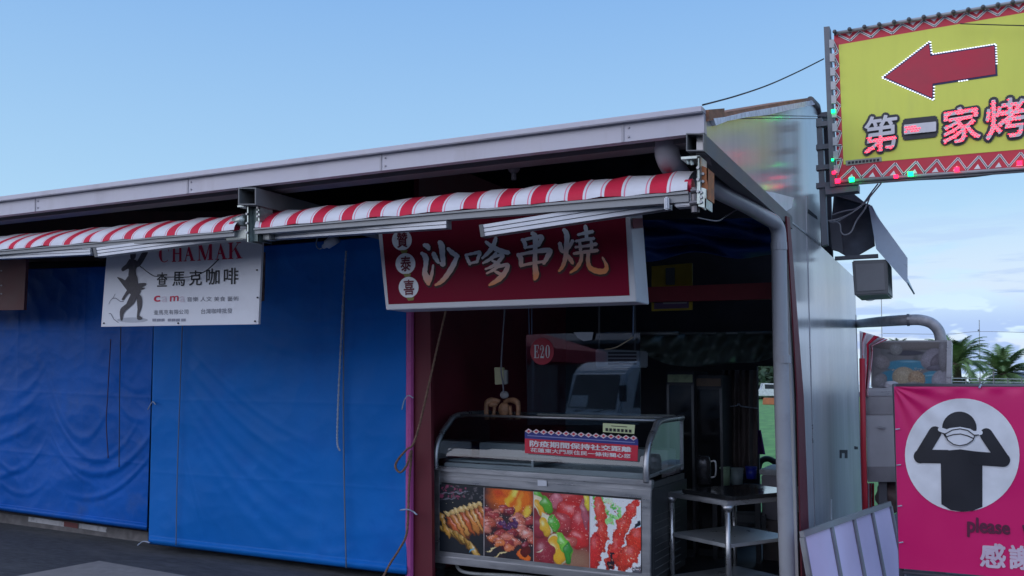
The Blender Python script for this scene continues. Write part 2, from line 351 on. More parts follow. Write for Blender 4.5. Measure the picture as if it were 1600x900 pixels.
# red edge board beside the downpipe
rb = MB(); e = Vector((.012, 0, 0))
rb.slab([W(1224, 338)+e, W(1229, 340)+e, W(1240, 480)+e, W(1251, 620)+e, W(1262, 905)+e, W(1262, 960)+e, W(1249, 960)+e, W(1248, 905)+e, W(1241, 620)+e, W(1233, 480)+e], (.01, 0, 0)).build('edge_board', redwall, bld)
# downpipe with its stub and sloping run
YP = 6.0
st = PY(1043, 226, YF+.2)
dp = MB().tube(smoothpath([st+Vector((0, -.02, .03)), st+Vector((.0, 0, -.06)), PY(1052, 262, YF+.36), PY(1062, 276, YF+.45)]), .062, 14)
dp.build('gutter_outlet', pvc, bld, smooth=True)
run = [PY(1090, 278, YF+.55), PY(1125, 300, YF+.85), PY(1165, 320, YF+1.25), PY(1198, 340, YP-.25)]
bend = smoothpath([PY(1198, 340, YP-.25), PY(1210, 348, YP-.06), PY(1216, 362, YP), PY(1217, 385, YP)])
dn_ = [PY(1217, 385, YP), PY(1218.5, 500, YP), PY(1224, 700, YP), PY(1230.5, 905, YP), PY(1233, 985, YP)]
MB().tube(run+bend[1:]+dn_[1:], .049, 16).build('downpipe', pvc, bld, smooth=True)
cl = MB()
for qq in (PY(1217, 384, YP), PY(1222, 560, YP)): cl.tube([qq+Vector((0, 0, .02)), qq+Vector((0, 0, -.03))], .053, 16)
cl.build('pipe_collar', pvc, bld, smooth=False)
# interior: partitions, header, back wall, floor
XP = PY(652, 600, 6.05).x
MB().box(XP-.05, XP, 6.02, 9.6, 0, 3.4).build('partition_wall', redwall, bld)
pp = MB().tube([PY(641, 380, 5.98), PY(641, 480, 5.98), PY(640.5, 700, 5.98), PY(640, 905, 5.98), PY(640, 960, 5.98)], .032, 8); pp.build('post', M('pink_paint', (.50, .09, .33), .5, dirt=(.3, .05, .15), dscale=6), bld)
fr_ = MB().slab([PY(647, 480, 6.0), PY(672, 480, 6.0), PY(676, 960, 6.0), PY(646, 960, 6.0)], (0, .04, 0)).build('red_jamb', redwall, bld)
bz = 1.72; xo = PY(1184, 640, 9.0).x
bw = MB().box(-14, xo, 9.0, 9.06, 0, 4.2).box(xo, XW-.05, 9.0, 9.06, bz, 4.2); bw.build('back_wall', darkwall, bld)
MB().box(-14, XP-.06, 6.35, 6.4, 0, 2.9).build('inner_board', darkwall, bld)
# header boards over the tarpaulins
MB().slab([PY(-400, 330, 6.2), PY(640, 330, 6.2), PY(640, 398, 6.2), PY(-400, 418, 6.2)], (0, .05, 0)).build('header_board', M('brown_header', (.07, .03, .03), .7, var=.3), bld)
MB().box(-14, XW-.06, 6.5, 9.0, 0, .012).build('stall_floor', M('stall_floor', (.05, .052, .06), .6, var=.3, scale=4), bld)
# low kerb below the far tarpaulin
kb = MB(); ka, kbb = PZ(-300, 775), PZ(231, 848)
kv = Vector((0, .25, 0))
kb.hexa([ka+Vector((0, 0, .10)), kbb+Vector((0, 0, .10)), kbb, ka], [ka+kv+Vector((0, 0, .10)), kbb+kv+Vector((0, 0, .10)), kbb+kv, ka+kv]).build('kerb_step', M('kerb_concrete', (.17, .16, .16), .85, var=.3, scale=12, dirt=(.08, .08, .085), dscale=5), bld)
for (x0, x1, cc, nm) in ((80, 128, (.55, .55, .56), 'white_tile'), (128, 146, (.20, .05, .05), 'red_tile'), (148, 182, (.5, .5, .5), 'white_tile')):
    t0, t1 = (x0+300)/531, (x1+300)/531
    A = ka.lerp(kbb, t0)+Vector((0, -.004, .07)); B = ka.lerp(kbb, t1)+Vector((0, -.004, .07))
    MB().slab([A+Vector((0, 0, .03)), B+Vector((0, 0, .022)), B-Vector((0, 0, .025)), A-Vector((0, 0, .02))], (0, .02, 0)).build(nm, M(nm, cc, .6, dirt=(.1, .1, .1), dscale=14), bld)
# ------------------------------------------------------------------ tarpaulins
tarpm = M('blue_tarpaulin', (.008, .160, .56), .5, var=.10, scale=1.5, bump=.22, bscale=7, rvar=.06, spec=.12, dirt=(.006, .095, .44), dscale=1.3, dlo=.5, dhi=.8, damt=.6)
tarpm2 = M('blue_tarpaulin_dusty', (.006, .115, .50), .5, var=.14, scale=1.8, bump=.35, bscale=7, rvar=.06, spec=.15, dirt=(.09, .14, .28), dscale=2.2, dlo=.55, dhi=.85, damt=.55)
def sm(a, b, x): t = min(1, max(0, (x-a)/(b-a))); return t*t*(3-2*t)
def tarp(name, mat, y, quad, folds, nu, nv, wave, label, parts):
    q = quad; name_far = (y > 6.05)
    def fn(u, v):
        px, py = bil(q, u, 1-v)
        d = wave(u, v)
        for (x0, y0, x1, y1, sag, wd, amp) in folds:      # sagging creases in (u,v)
            if min(x0, x1)-.02 <= u <= max(x0, x1)+.02:
                t = (u-x0)/(x1-x0); yc = y0+(y1-y0)*t+sag*4*t*(1-t)
                s = (v-yc)/wd
                if abs(s) < 4: d += (.6 if name_far else .6)*amp*math.exp(-s*s)*max(0, math.sin(math.pi*min(1, max(0, t*.9+.05))))**.5 - .25*amp*math.exp(-(s-1.3)**2)*max(0, math.sin(math.pi*min(1, max(0, t))))
        return PY(px, py, y-d)
    m = MB().grid(fn, nu, nv)
    me = m.build(name, mat, None, smooth=True)
    mod = me.modifiers.new('thickness', 'SOLIDIFY'); mod.thickness = .004
    tag(me, label, 'tarpaulin', 'blue tarpaulins closing the stalls'); return me
# near tarp
from mathutils import noise as MN
def crumple(u, v, sd):
    a = 0
    for k, (sc, am) in enumerate(((3.2, .012), (7.5, .007), (16, .0035))):
        a += am*(1-2.2*abs(MN.noise(Vector((u*sc+sd, v*sc*1.1, k*3.1+sd)))))
    for c in (.25, .5, .75): a += .0035*math.exp(-abs(v-c)*160)
    for c in (.33, .66): a += .0035*math.exp(-abs(u-c)*160)
    return a
def waveB(u, v):
    w_ = .018*math.sin(u*9+v*1.5)*sm(0, .6, v)+.010*math.sin(u*21+1+v*4)*v+.012*math.sin(7*(u-.15)+9*v)*sm(.2, 1, v)
    if v > .972: w_ += .025*math.sin((v-.972)/.028*math.pi)     # hem roll
    return w_+.7*crumple(u, v, 1.3)
fB = []
for k in range(6): fB.append((.10+.012*k, .28+.07*k, .62+.03*k, .62+.085*k, .05+.01*k, .013+.002*k, .008))
for k in range(3): fB.append((.38, .18+.05*k, .95, .16+.06*k, .07, .016, .006))
fB += [(.45, .95, .99, .86, .0, .02, .006), (.11, .60, .24, .99, .02, .02, .008), (.55, .97, .8, .93, .02, .014, .007)]
tB = tarp('tarpaulin', tarpm, 5.96, [(243, 398), (634, 366), (635.5, 899), (232, 850)], fB, 260, 240, waveB, 'bright blue tarpaulin hanging taut to the ground beside the pink post', None)
def waveA(u, v):
    w_ = .02*math.sin(u*8+2)*sm(.1, .8, v)+.012*math.sin(u*17+v*5)*v
    if v > .975: w_ += .03*math.sin((v-.975)/.025*math.pi)
    return w_+1.0*crumple(u, v, 5.1)
fA = [(.44, .50, .16, .60, .05, .020, .016), (.42, .62, -.02, .72, .05, .016, .018), (.45, .74, .02, .86, .06, .014, .012), (.46, .40, .30, .52, .03, .02, .010),
      (.49, .46, .78, .56, .16, .020, .015), (.50, .56, .92, .62, .16, .015, .018), (.52, .72, 1.02, .62, .13, .016, .024), (.60, .90, 1.02, .70, .07, .013, .020), (.50, .66, .70, .84, .04, .012, .010),
      (.17, .70, .47, .70, .13, .013, .013), (.20, .84, .48, .86, .07, .012, .010), (.82, .50, 1.0, .56, .05, .014, .012), (.80, .40, 1.0, .45, .04, .014, .008)]
tA = tarp('tarpaulin', tarpm2, 6.1, [(-75, 424), (243, 414), (230, 829), (-75, 787)], fA, 260, 240, waveA, 'dusty creased blue tarpaulin ending above the kerb, left of the bright one', None)
# cords running down the tarpaulins
def cord(name, pts, r, mat, label, group=None, braid=False, cat='rope'):
    P_ = smoothpath(pts, 8); m = MB(); m.tube(P_, r, 6)
    if braid:
        for s in (0, math.pi):
            m.tube([p+Vector((math.cos(i*1.1+s)*r*.7, math.sin(i*1.1+s)*r*.7, 0)) for i, p in enumerate(smoothpath(pts, 24))], r*.7, 5)
    return tag(m.build(name, mat, None, smooth=True), label, cat, group)
ropeg = M('grey_cord', (.12, .17, .26), .8); ropew = M('pale_rope', (.36, .42, .52), .8, var=.25, scale=60); ropeb = M('brown_rope', (.20, .12, .085), .85, var=.3, scale=50)
gC = 'cords hanging on the tarpaulins'
cord('cord', [PY(285, 505, 5.90), PY(281, 620, 5.90), PY(277, 740, 5.90), PY(275, 852, 5.88)], .005, ropeg, 'thin grey cord down the left side of the bright blue tarpaulin', gC)
cord('cord', [PY(540, 392, 5.90), PY(537, 520, 5.90), PY(537, 700, 5.89), PY(541, 888, 5.87)], .006, ropeg, 'straight grey cord down the right side of the bright blue tarpaulin', gC)
cord('rope', [PY(541, 392, 5.88), PY(536, 470, 5.88), PY(531, 570, 5.88), PY(528, 640, 5.88), PY(527, 690, 5.88), PY(531, 704, 5.88)], .0065, ropew, 'pale braided rope hanging beside the straight cord on the bright tarpaulin', gC, True)
cord('cord', [PY(189, 505, 6.0), PY(187, 600, 6.0), PY(186, 730, 6.0)], .005, M('dark_cord', (.05, .07, .12), .8), 'dark straight cord on the dusty tarpaulin, right of the faded rope', gC)
cord('rope', [PY(173, 530, 6.0), PY(168, 620, 6.0), PY(166, 660, 6.0), PY(169, 716, 6.0)], .006, M('faded_red_rope', (.06, .06, .16), .85), 'faded dark rope with a loose end on the dusty tarpaulin, left of the straight cord', gC)
# ties along the pink post
cord('rope', [PY(697, 484, 5.9), PY(684, 540, 5.9), PY(668, 610, 5.88), PY(655, 665, 5.88), PY(645, 695, 5.87), PY(636, 702, 5.86), PY(622, 718, 5.86), PY(618, 730, 5.85), PY(626, 738, 5.85), PY(636, 726, 5.86), PY(643, 705, 5.9), PY(639, 760, 5.92), PY(636, 830, 5.9), PY(624, 858, 5.88), PY(610, 880, 5.86), PY(598, 903, 5.84)], .008, ropeb, 'brown rope slanting from the red sign and knotted round the pink post', None, True)
cord('rope', [PY(626, 797, 5.9), PY(636, 796, 5.88), PY(645, 799, 5.9), PY(651, 804, 5.9)], .006, ropew, 'short white rope tie round the lower pink post', 'ties round the pink post', True)
cord('rope', [PY(628, 640, 5.92), PY(632, 625, 5.9), PY(638, 618, 5.9), PY(646, 622, 5.9)], .005, ropew, 'small pale tie round the pink post at the tarpaulin edge', 'ties round the pink post', False)
cord('rope', [PY(231, 640, 5.95), PY(238, 628, 5.92), PY(243, 632, 5.9)], .005, ropew, 'tiny cord tie where the two tarpaulins meet', None)
cord('rope', [PY(215, 852, 5.9), PY(224, 846, 5.9), PY(234, 848, 5.88)], .006, ropew, 'loose rope end on the kerb below the tarpaulins', None)
# small lamp hanging above the near tarpaulin
lm = thing('work_lamp', PY(515, 380, 5.8), 'small white lamp on a looped wire above the bright blue tarpaulin', 'lamp')
a, b = PY(505, 386, 5.8), PY(526, 372, 5.8)
MB().tube([a, a.lerp(b, .25), a.lerp(b, .3), b], [.018, .022, .04, .042], 12).build('shade', M('white_enamel', (.6, .62, .65), .4), lm, smooth=True)
MB().tube(smoothpath([PY(497, 368, 5.8), PY(494, 382, 5.8), PY(499, 389, 5.8), PY(507, 385, 5.8)]), .005, 6).build('wire', ropew, lm, smooth=True)
# ------------------------------------------------------------------ awnings
redf = M('awning_red', (.62, .012, .05), .75, var=.08, scale=8, bump=.15, bscale=120); whtf = M('awning_white', (.72, .72, .76), .75, var=.06, scale=8, bump=.15, bscale=120)
pnkf = M('awning_pink', (.70, .22, .30), .75)
alub = M('arm_aluminium', (.50, .52, .56), .45, .35, var=.06, scale=10)
zinc = M('zinc_plate', (.42, .48, .46), .4, .8, var=.3, scale=25); black = M('black_plastic', (.015, .016, .02), .5)
orange = M('rust_orange', (.36, .13, .05), .6, .3, var=.5, scale=30)
def fabric(par, top, bot, y, stripes, twist):
    """top/bot: (x0,y0,x1,y1) px of the two long edges; stripes list of (t, material) along the length"""
    m = MB(); prof = 9
    def pt(t, s):
        # s 0 = crest at the back, 1 = lower front edge; rolls over a curved crest
        a = s; yy = y+.20*(1-a)**1.15; bul = .018*math.sin(math.pi*a)
        tx, ty = top[0]+(top[2]-top[0])*t, top[1]+(top[3]-top[1])*t
        bx, by = bot[0]+(bot[2]-bot[0])*t, bot[1]+(bot[3]-bot[1])*t
        P0 = PY(tx, ty, y+.20); P1 = PY(bx, by, y)
        wob_ = .004*math.sin(t*61+s*3)+.003*math.sin(t*143+1); P0.z += wob_; P1.z += wob_*.8; P1.y += .005*math.sin(t*37); K_ = P1+Vector((P0.x-P1.x, 0, 0))*.06+Vector((0, .0, (P0.z-P1.z)*.48)); return P0*(1-a)**2+K_*2*a*(1-a)+P1*a*a
    ts = [0]+[s[0] for s in stripes]
    for (t0, (t1, mi)) in zip(ts, stripes):
        if t1 <= t0: continue
        m.grid(lambda u, v: pt(t0+(t1-t0)*u, v), 1, prof, mi)
        # bottom hem and underside
    m.grid(lambda u, v: pt(u, 1)+Vector((0, .02+.14*v, -.004+.02*v)), 1, 2, 1)
    o = m.build('fabric', [redf, whtf, pnkf], par, smooth=True)
    return pt
def arm(par, a, b, y0, y1, hpx, name='folding_arm'):
    """a,b pixel tops of the two ends; profile with grooves"""
    A = PY(a[0], a[1], y0); A2 = PY(a[0]+a[2], a[1]+hpx[0], y0); B = PY(b[0], b[1], y1); B2 = PY(b[0], b[1]+hpx[1], y1)
    m = MB()
    for k in range(3):
        t0, t1 = k/3+.02, (k+1)/3-.05
        m.slab([A.lerp(A2, t0), B.lerp(B2, t0), B.lerp(B2, t1), A.lerp(A2, t1)], (0, .05, 0))
    m.slab([A.lerp(A2, .03)+Vector((0, .012, 0)), B.lerp(B2, .03)+Vector((0, .012, 0)), B.lerp(B2, .95)+Vector((0, .012, 0)), A.lerp(A2, .95)+Vector((0, .012, 0))], (0, .045, 0))
    o = m.build(name, alub, par)
    MB().slab([A.lerp(B, -.012)+Vector((0, -.004, .0)), A.lerp(B, .01)+Vector((0, -.004, 0)), A2.lerp(B2, .01)+Vector((0, -.004, 0)), A2.lerp(B2, -.012)+Vector((0, -.004, 0))], (0, .06, 0)).build('arm_cap', M('cap_grey', (.10, .105, .11), .5), o)
    return o
def stripes_from(xs, x0, x1, rw, pw):
    """xs: px centres of red stripes (on the lower edge)"""
    o = []
    for i, (c, hw) in enumerate(xs):
        f = lambda v: min(1, max(0, (v-x0)/(x1-x0)))
        g1 = hw*.30; g2 = hw*.16
        seq = [(f(c-hw-g1-g2), 1), (f(c-hw-g1), 2), (f(c-hw-.02), 1), (f(c+hw), 0), (f(c+hw+g1), 1), (f(c+hw+g1+g2), 2)]
        o += [(t, m_) for t, m_ in seq if 0 <= t <= 1]
    o.append((1.0, 1))
    return o
YA = 4.14
aw2 = thing('awning', PY(740, 330, YA), 'retracted red and white striped awning over the freezer and the red sign', 'awning', 'retracted striped awnings')
cx = [414, 455, 497, 541, 586, 633.5, 681, 734.5, 788, 841, 898, 957.5, 1028]
hw = [7, 7.5, 8, 8.5, 9, 9.3, 10, 10.5, 11, 11.5, 12, 13, 13.8]
fabric(aw2, (424, 331, 1084, 266), (398, 356, 1074, 297), YA, stripes_from(list(zip(cx, hw)), 398, 1074, 0, 0), 0)
def frontbar(par, p, q, y, h0, h1):
    A, B = PY(*p, y), PY(*q, y); A2, B2 = PY(p[0], p[1]+h0, y), PY(q[0], q[1]+h1, y)
    m = MB().slab([A, B, B2, A2], (0, .05, 0)); m.slab([A+Vector((0, -.012, .0)), B+Vector((0, -.012, 0)), A.lerp(A2, .0) + (B-A)+ (B2-B)*.25+Vector((0, -.012, 0)), A+(A2-A)*.25+Vector((0, -.012, 0))], (0, .012, 0))
    return m.build('front_bar', M('front_bar_grey', (.27, .28, .29), .5, .2), par)
frontbar(aw2, (398, 357.5), (1076, 299), YA+.015, 8, 16)
arm(aw2, (409, 362, 3), (697, 339), YA+.10, YA+.02, (13, 18))
arm(aw2, (752, 351, 3), (1045, 303), YA-.02, YA+.09, (19, 24))
# end roller and gudgeon
def roller(par, c, y, r, L_):
    p = PY(*c, y); o = MB().tube([p, p+Vector((L_, 0, 0))], r, 18).build('roller_end', M('roller_red', (.60, .015, .06), .6), par); return o
roller(aw2, (1072, 292), YA+.05, .036, .035)
m = MB(); m.box(*(lambda p: (p.x-.02, p.x+.10, p.y, p.y+.07, p.z-.035, p.z+.035))(PY(1060, 312, YA+.03))); m.tube([PY(1042, 308, YA), PY(1042, 328, YA)], .014, 8); m.build('elbow_joint', alub, aw2, bevel=.005)
m = MB(); m.box(*(lambda p: (p.x-.03, p.x+.03, p.y, p.y+.07, p.z-.05, p.z+.05))(PY(416, 362, YA+.05))); m.build('elbow_joint', M('dull_zinc', (.26, .28, .28), .5, .6), aw2, bevel=.005)
def bracket(par, x0, x1, yt, yb, y, mat, name='bracket', dep=.12, slope=0):
    m = MB(); e = .006
    A = PY(x0, yt, y); B = PY(x1, yt+slope, y); C = PY(x1, yb+slope, y); D = PY(x0, yb, y)
    m.slab([A, B, C, D], (0, e, 0)); m.slab([A, A+Vector((0, dep, 0)), D+Vector((0, dep, 0)), D], (e, 0, 0)); m.slab([B-Vector((e, 0, 0)), B+Vector((-e, dep, 0)), C+Vector((-e, dep, 0)), C-Vector((e, 0, 0))], (e, 0, 0))
    o = m.build(name, mat, par); bm_ = MB()
    for k in (.25, .5, .75):
        p = A.lerp(D, k)+(B-A)*.4; bm_.tube([p+Vector((0, -.010, 0)), p], .0075, 6)
    bm_.build('bolt', M('bolt', (.42, .43, .44), .45, .4), o); return o
bracket(aw2, 1089, 1094, 244, 318, YA-.03, zinc); bracket(aw2, 1094, 1106, 258, 306, YA-.0, orange, slope=5); bracket(aw2, 1091, 1103, 292, 322, YA-.02, zinc, slope=3)
m = MB(); a = PY(1064, 245, YA-.03); b = PY(1093, 243, YA-.03); m.slab([a, b, b-Vector((0, 0, .012)), a-Vector((0, 0, .012))], (0, .12, 0)); m.tube([PY(1074, 246, YA), PY(1076, 256, YA)], .008, 6); m.tube([PY(1080, 246, YA), PY(1082, 258, YA)], .008, 6); m.build('mounting_plate', zinc, aw2)
m = MB(); p = PY(1086, 300, YA+.02); m.tube([p+Vector((0, 0, .02)), p-Vector((0, 0, .10))], .02, 10); m.tube([PY(1080, 299, YA), PY(1094, 297, YA)], .012, 8); m.tube([PY(1078, 318, YA), PY(1094, 316, YA)], .012, 8); m.build('hinge', M('hinge_dark', (.16, .15, .16), .4, .7), aw2)
aw1 = thing('awning', PY(190, 375, YA), 'retracted red and white striped awning above the white sign', 'awning', 'retracted striped awnings')
cx = [-40, -12, 16, 44, 72, 103, 135, 166, 198, 231.5, 267, 302, 340]; hw = [4, 4, 4.2, 4.4, 4.6, 4.9, 5.1, 5.3, 5.6, 5.8, 6.2, 6.5, 6.8]
x0_ = -220
pre = [(x, 3.6) for x in range(-210, -60, 28)]
fabric(aw1, (-148, 382, 396, 334), (x0_, 409, 366, 359.5), YA, stripes_from(pre+list(zip(cx, hw)), x0_, 366, 0, 0), 0)
frontbar(aw1, (x0_, 410), (366, 361), YA+.015, 5, 8)
roller(aw1, (363, 354), YA+.05, .034, .035)
arm(aw1, (-190, 401, 2), (141, 385), YA+.10, YA+.02, (13, 13))
arm(aw1, (148, 387, 3), (350, 361), YA-.02, YA+.09, (14.5, 15))
m = MB(); m.box(*(lambda p: (p.x-.02, p.x+.16, p.y, p.y+.07, p.z-.03, p.z+.03))(PY(356, 368, YA+.04))); m.build('elbow_joint', M('dull_zinc2', (.34, .37, .35), .45, .6), aw1, bevel=.005)
m = MB(); p = PY(376, 345, YA+.06); m.tube([p+Vector((-.05, 0, 0)), p+Vector((.05, 0, 0))], [.028, .04], 14); m.build('roller_cap', zinc, aw1, smooth=True)
bracket(aw1, 386, 404, 318, 377, YA+.02, M('dark_zinc', (.10, .13, .13), .4, .7)); bracket(aw1, 385, 389, 320, 378, YA-.01, zinc); bracket(aw1, 402, 405.5, 318, 345, YA-.01, zinc)
m = MB(); a = PY(371, 321, YA-.01); b = PY(406, 318, YA-.01); m.slab([a, b, b-Vector((0, 0, .010)), a-Vector((0, 0, .010))], (0, .12, 0)); m.build('mounting_plate', zinc, aw1)
# ------------------------------------------------------------------ white coffee sign
YS = 4.62
ws = thing('shop_sign', PY(283, 508, YS), 'white coffee shop sign with a dark walking figure, pinned below the far awning', 'sign')
qd = [(170, 355), (411, 344), (403.5, 506.5), (158, 510.5)]
s_on = lambda o: (lambda px, py: PY(px, py, YS-o))
MB().slab([PY(*p, YS) for p in qd], (0, .02, 0)).build('sign_board', M('white_board', (.66, .68, .73), .45, var=.03, scale=2, dirt=(.5, .5, .54), dscale=2), ws)
ink = M('ink_black', (.012, .014, .02), .6); inkr = M('ink_red', (.55, .01, .06), .6); inkg = M('ink_grey', (.12, .13, .17), .6); inkp = M('ink_pink', (.62, .55, .62), .6)
# serif capitals, hand cut
def serif(ch):
    V = lambda x, w_, s=1: [[(x-.09*s, 0), (x+w_+.09*s, 0), (x+w_+.09*s, .05), (x-.09*s, .05)], [(x-.09*s, 1), (x+w_+.09*s, 1), (x+w_+.09*s, .95), (x-.09*s, .95)], [(x, .04), (x+w_, .04), (x+w_, .96), (x, .96)]]
    if ch == 'H': return V(.12, .2)+V(.70, .2)+[[(.3, .47), (.72, .47), (.72, .53), (.3, .53)]]
    if ch == 'A': return [[(.02, 0), (.28, 0), (.28, .05), (.02, .05)], [(.56, 0), (1.0, 0), (1.0, .05), (.56, .05)], [(.12, .03), (.18, .03), (.5, .9), (.46, 1)], [(.46, 1), (.36, .74), (.64, .03), (.88, .03)], [(.28, .33), (.62, .33), (.60, .39), (.30, .39)]]
    if ch == 'M': return [[(0, 0), (.22, 0), (.22, .05), (0, .05)], [(.09, .04), (.14, .04), (.14, .98), (.09, .98)], [(.03, 1), (.26, 1), (.54, .15), (.44, .0)], [(.46, 0), (.52, 0), (.82, 1), (.76, 1)], [(.72, .04), (.92, .04), (.92, 1), (.76, 1)], [(.64, 0), (1, 0), (1, .05), (.64, .05)]]
    if ch == 'K': return V(.1, .2)+[[(.28, .42), (.34, .42), (.78, .96), (.72, .96)], [(.42, .62), (.56, .68), (.96, .04), (.70, .04)], [(.60, 0), (1.04, 0), (1.04, .05), (.60, .05)], [(.6, .95), (.92, .95), (.92, 1), (.6, 1)]]
    if ch == 'E': return V(.12, .26)+[[(.36, .95), (.86, .95), (.86, 1), (.36, 1)], [(.36, 0), (.86, 0), (.86, .05), (.36, .05)], [(.78, .72), (.86, .72), (.86, 1), (.78, 1)], [(.80, 0), (.88, 0), (.88, .30), (.80, .30)], [(.36, .48), (.62, .48), (.62, .53), (.36, .53)], [(.58, .38), (.64, .38), (.64, .64), (.58, .64)]]
    def arc(cx_, cy_, rx, ry, tf, a0, a1, n=22):
        o = []
        for k in range(n):
            a, b = math.radians(a0+(a1-a0)*k/n), math.radians(a0+(a1-a0)*(k+1)/n)
            ta, tb = tf(a), tf(b)
            o.append([(cx_+rx*math.cos(a), cy_+ry*math.sin(a)), (cx_+rx*math.cos(b), cy_+ry*math.sin(b)), (cx_+(rx-tb)*math.cos(b), cy_+(ry-.05)*math.sin(b)), (cx_+(rx-ta)*math.cos(a), cy_+(ry-.05)*math.sin(a))])
        return o
    if ch == 'C': return arc(.52, .5, .46, .5, lambda a: .04+.2*abs(min(0, math.cos(a))), 50, 310)+[[(.84, .66), (.88, .66), (.88, .98), (.84, .98)]]
    if ch == '0': return arc(.5, .5, .42, .5, lambda a: .05+.22*abs(math.cos(a)), 0, 360)
    if ch == '2': return arc(.46, .72, .36, .28, lambda a: .06+.18*max(0, math.cos(a)), -35, 190)+[[(.55, .56), (.78, .60), (.34, .16), (.10, .04)], [(.08, 0), (.84, 0), (.84, .14), (.14, .14)], [(.78, .1), (.86, .1), (.88, .34), (.82, .34)], [(.10, .6), (.28, .6), (.28, .76), (.10, .76)]]
m = MB(); boxes = [(247, 266), (268, 285), (286.5, 305), (308.5, 333), (336, 355), (356, 378)]
for ch, (x0, x1) in zip('CHAMAK', boxes):
    yb = lambda x: 410.5-(x-247)*.052
    for k, pl in enumerate(serif(ch)):
        pts = []
        for (a, b) in pl:
            x = x0+(x1-x0)*a; pts.append((x, yb(x)-25.5*b))
        o = .0022+.0004*(k % 3)
        m.add([PY(px, py, YS-o) for px, py in pts], [tuple(range(len(pts)))])
m.build('lettering', inkr, ws)
m = MB(); n5 = [(245.5, 261.5, 426, 448), (270, 289, 425, 447), (296, 315.5, 423, 446), (322.5, 343, 420, 445), (350, 372.5, 419, 444)]
for ch, (x0, x1, y0, y1) in zip('查馬克咖啡', n5): text_on(m, ch, [(x0, y0), (x1, y0-.5), (x1-.5, y1-.5), (x0-.5, y1)], s_on(.003), offset=.012)
m.build('lettering', ink, ws)
m = MB(); text_on(m, 'c', [(241, 462.5), (250, 462), (250, 471), (240.5, 471.5)], s_on(.003), offset=.015); text_on(m, 'm', [(266, 463), (279, 462), (278.5, 470), (265.5, 471)], s_on(.003), offset=.01); m.build('lettering', inkr, ws)
m = MB(); 
for ch, x in zip('a a', (253, 0, 281)):
    if ch != ' ': text_on(m, ch, [(x, 463), (x+8, 462.5), (x+8, 472), (x, 472.5)], s_on(.003))
m.build('lettering', inkp, ws)
m = MB()
for body, x0, x1, y0, y1 in (('音樂 人文 美食 藝術', 292, 373, 464, 471.5), ('查馬克有限公司', 240, 294, 484.5, 492), ('台灣咖啡批發', 314, 363, 482.5, 490.5)):
    text_on(m, body, [(x0, y0), (x1, y0-1.2), (x1, y1-1.2), (x0, y1)], s_on(.003))
m.build('lettering', inkg, ws)
# walking figure printed on the sign
g = M('figure_print', (.05, .045, .055), .6, var=.5, scale=30); m = MB(); f3 = s_on(.003)
for k, pts in enumerate(([(203, 393), (211, 393), (212, 402), (207, 406), (203, 402)], [(213, 411), (224, 392), (231, 393), (228, 401), (219, 415), (212, 417)], [(202, 405), (213, 407), (215, 415), (212, 422), (212, 432), (201, 432), (201, 420), (192, 424), (190, 419), (199, 411)],
        [(201, 430), (213, 430), (216, 444), (220, 455), (212, 466), (206, 462), (197, 452), (188, 440), (183, 433), (190, 435), (197, 438)], [(214, 444), (226, 442), (228, 445), (222, 449), (227, 450), (221, 453), (216, 452)], [(199, 452), (203, 456), (197, 463), (193, 469), (190, 466)],
        [(205, 458), (213, 462), (209, 474), (194, 488), (191, 500), (188, 499), (188, 483), (200, 472)], [(213, 460), (221, 464), (221, 480), (217, 492), (222, 496), (221, 499), (214, 498), (215, 478)])):
    pts = [(p.x, p.y) for p in smoothpath([pts[-1]+(0,)]+[p+(0,) for p in pts]+[pts[0]+(0,)], 4)[4:-5]]
    m.add([PY(px, py, YS-.003-.0003*k) for px, py in pts], [tuple(range(len(pts)))])
m.build('printed_figure', g, ws)
m = MB(); polypx(m, circ(207, 500, 24, 4), s_on(.0018)); m.build('printed_shadow', M('ink_pale', (.40, .42, .47), .6), ws)
m = MB(); sline(m, [(175, 466), (181, 466), (188, 471), (193, 471)], 1, s_on(.003)); sline(m, [(170, 490), (173, 490), (178, 499), (185, 504)], 1, s_on(.003)); sline(m, [(170, 475), (172, 470), (177, 465), (180, 459)], .6, s_on(.003)); m.build('printed_scrawl', inkg, ws)
m = MB()
for c in ((163, 505), (279, 505), (399, 502), (402, 422), (403, 465)): 
    p = PY(*c, YS); m.tube([p+Vector((0, -.008, 0)), p], .006, 8)
m.build('screw', ink, ws)
# loose wire across the sign
cord('cable', [PY(219, 416, YS-.05), PY(235, 428, YS-.06), PY(245, 432, YS-.06), PY(270, 433, YS-.06), PY(300, 432, YS-.06), PY(322, 423, YS-.05), PY(342, 405, YS-.03)], .0035, ink, 'thin dark wire sagging across the white coffee sign', cat='cable')
# brown sign at the far left
bs = thing('shop_sign', PY(0, 485, 5.5), 'dark brown sign board hanging under the awning at the left edge', 'sign')
MB().slab([PY(-170, 415, 5.5), PY(41, 405, 5.5), PY(37, 484, 5.5), PY(-170, 488, 5.5)], (0, .03, 0)).build('sign_board', M('brown_board', (.16, .06, .06), .6, var=.2, scale=3), bs)
m = MB()
for c in ((2, 423), (2, 446), (2, 459)): polypx(m, circ(*c, 1.6, 1.3, 8), lambda px, py: PY(px, py, 5.495))
m.build('printed_dots', M('pale_print', (.4, .4, .42), .6), bs)
# torn poster strip to the right of the white sign
tag(MB().slab([PY(407, 395, 5.85), PY(414, 394, 5.85), PY(412, 470, 5.85), (PY(406, 471, 5.85))], (0, .01, 0)).build('paper_strip', M('brown_strip', (.12, .08, .08), .8, var=.6, scale=25), None), 'narrow brown stained strip beside the right edge of the white sign', 'paper strip')
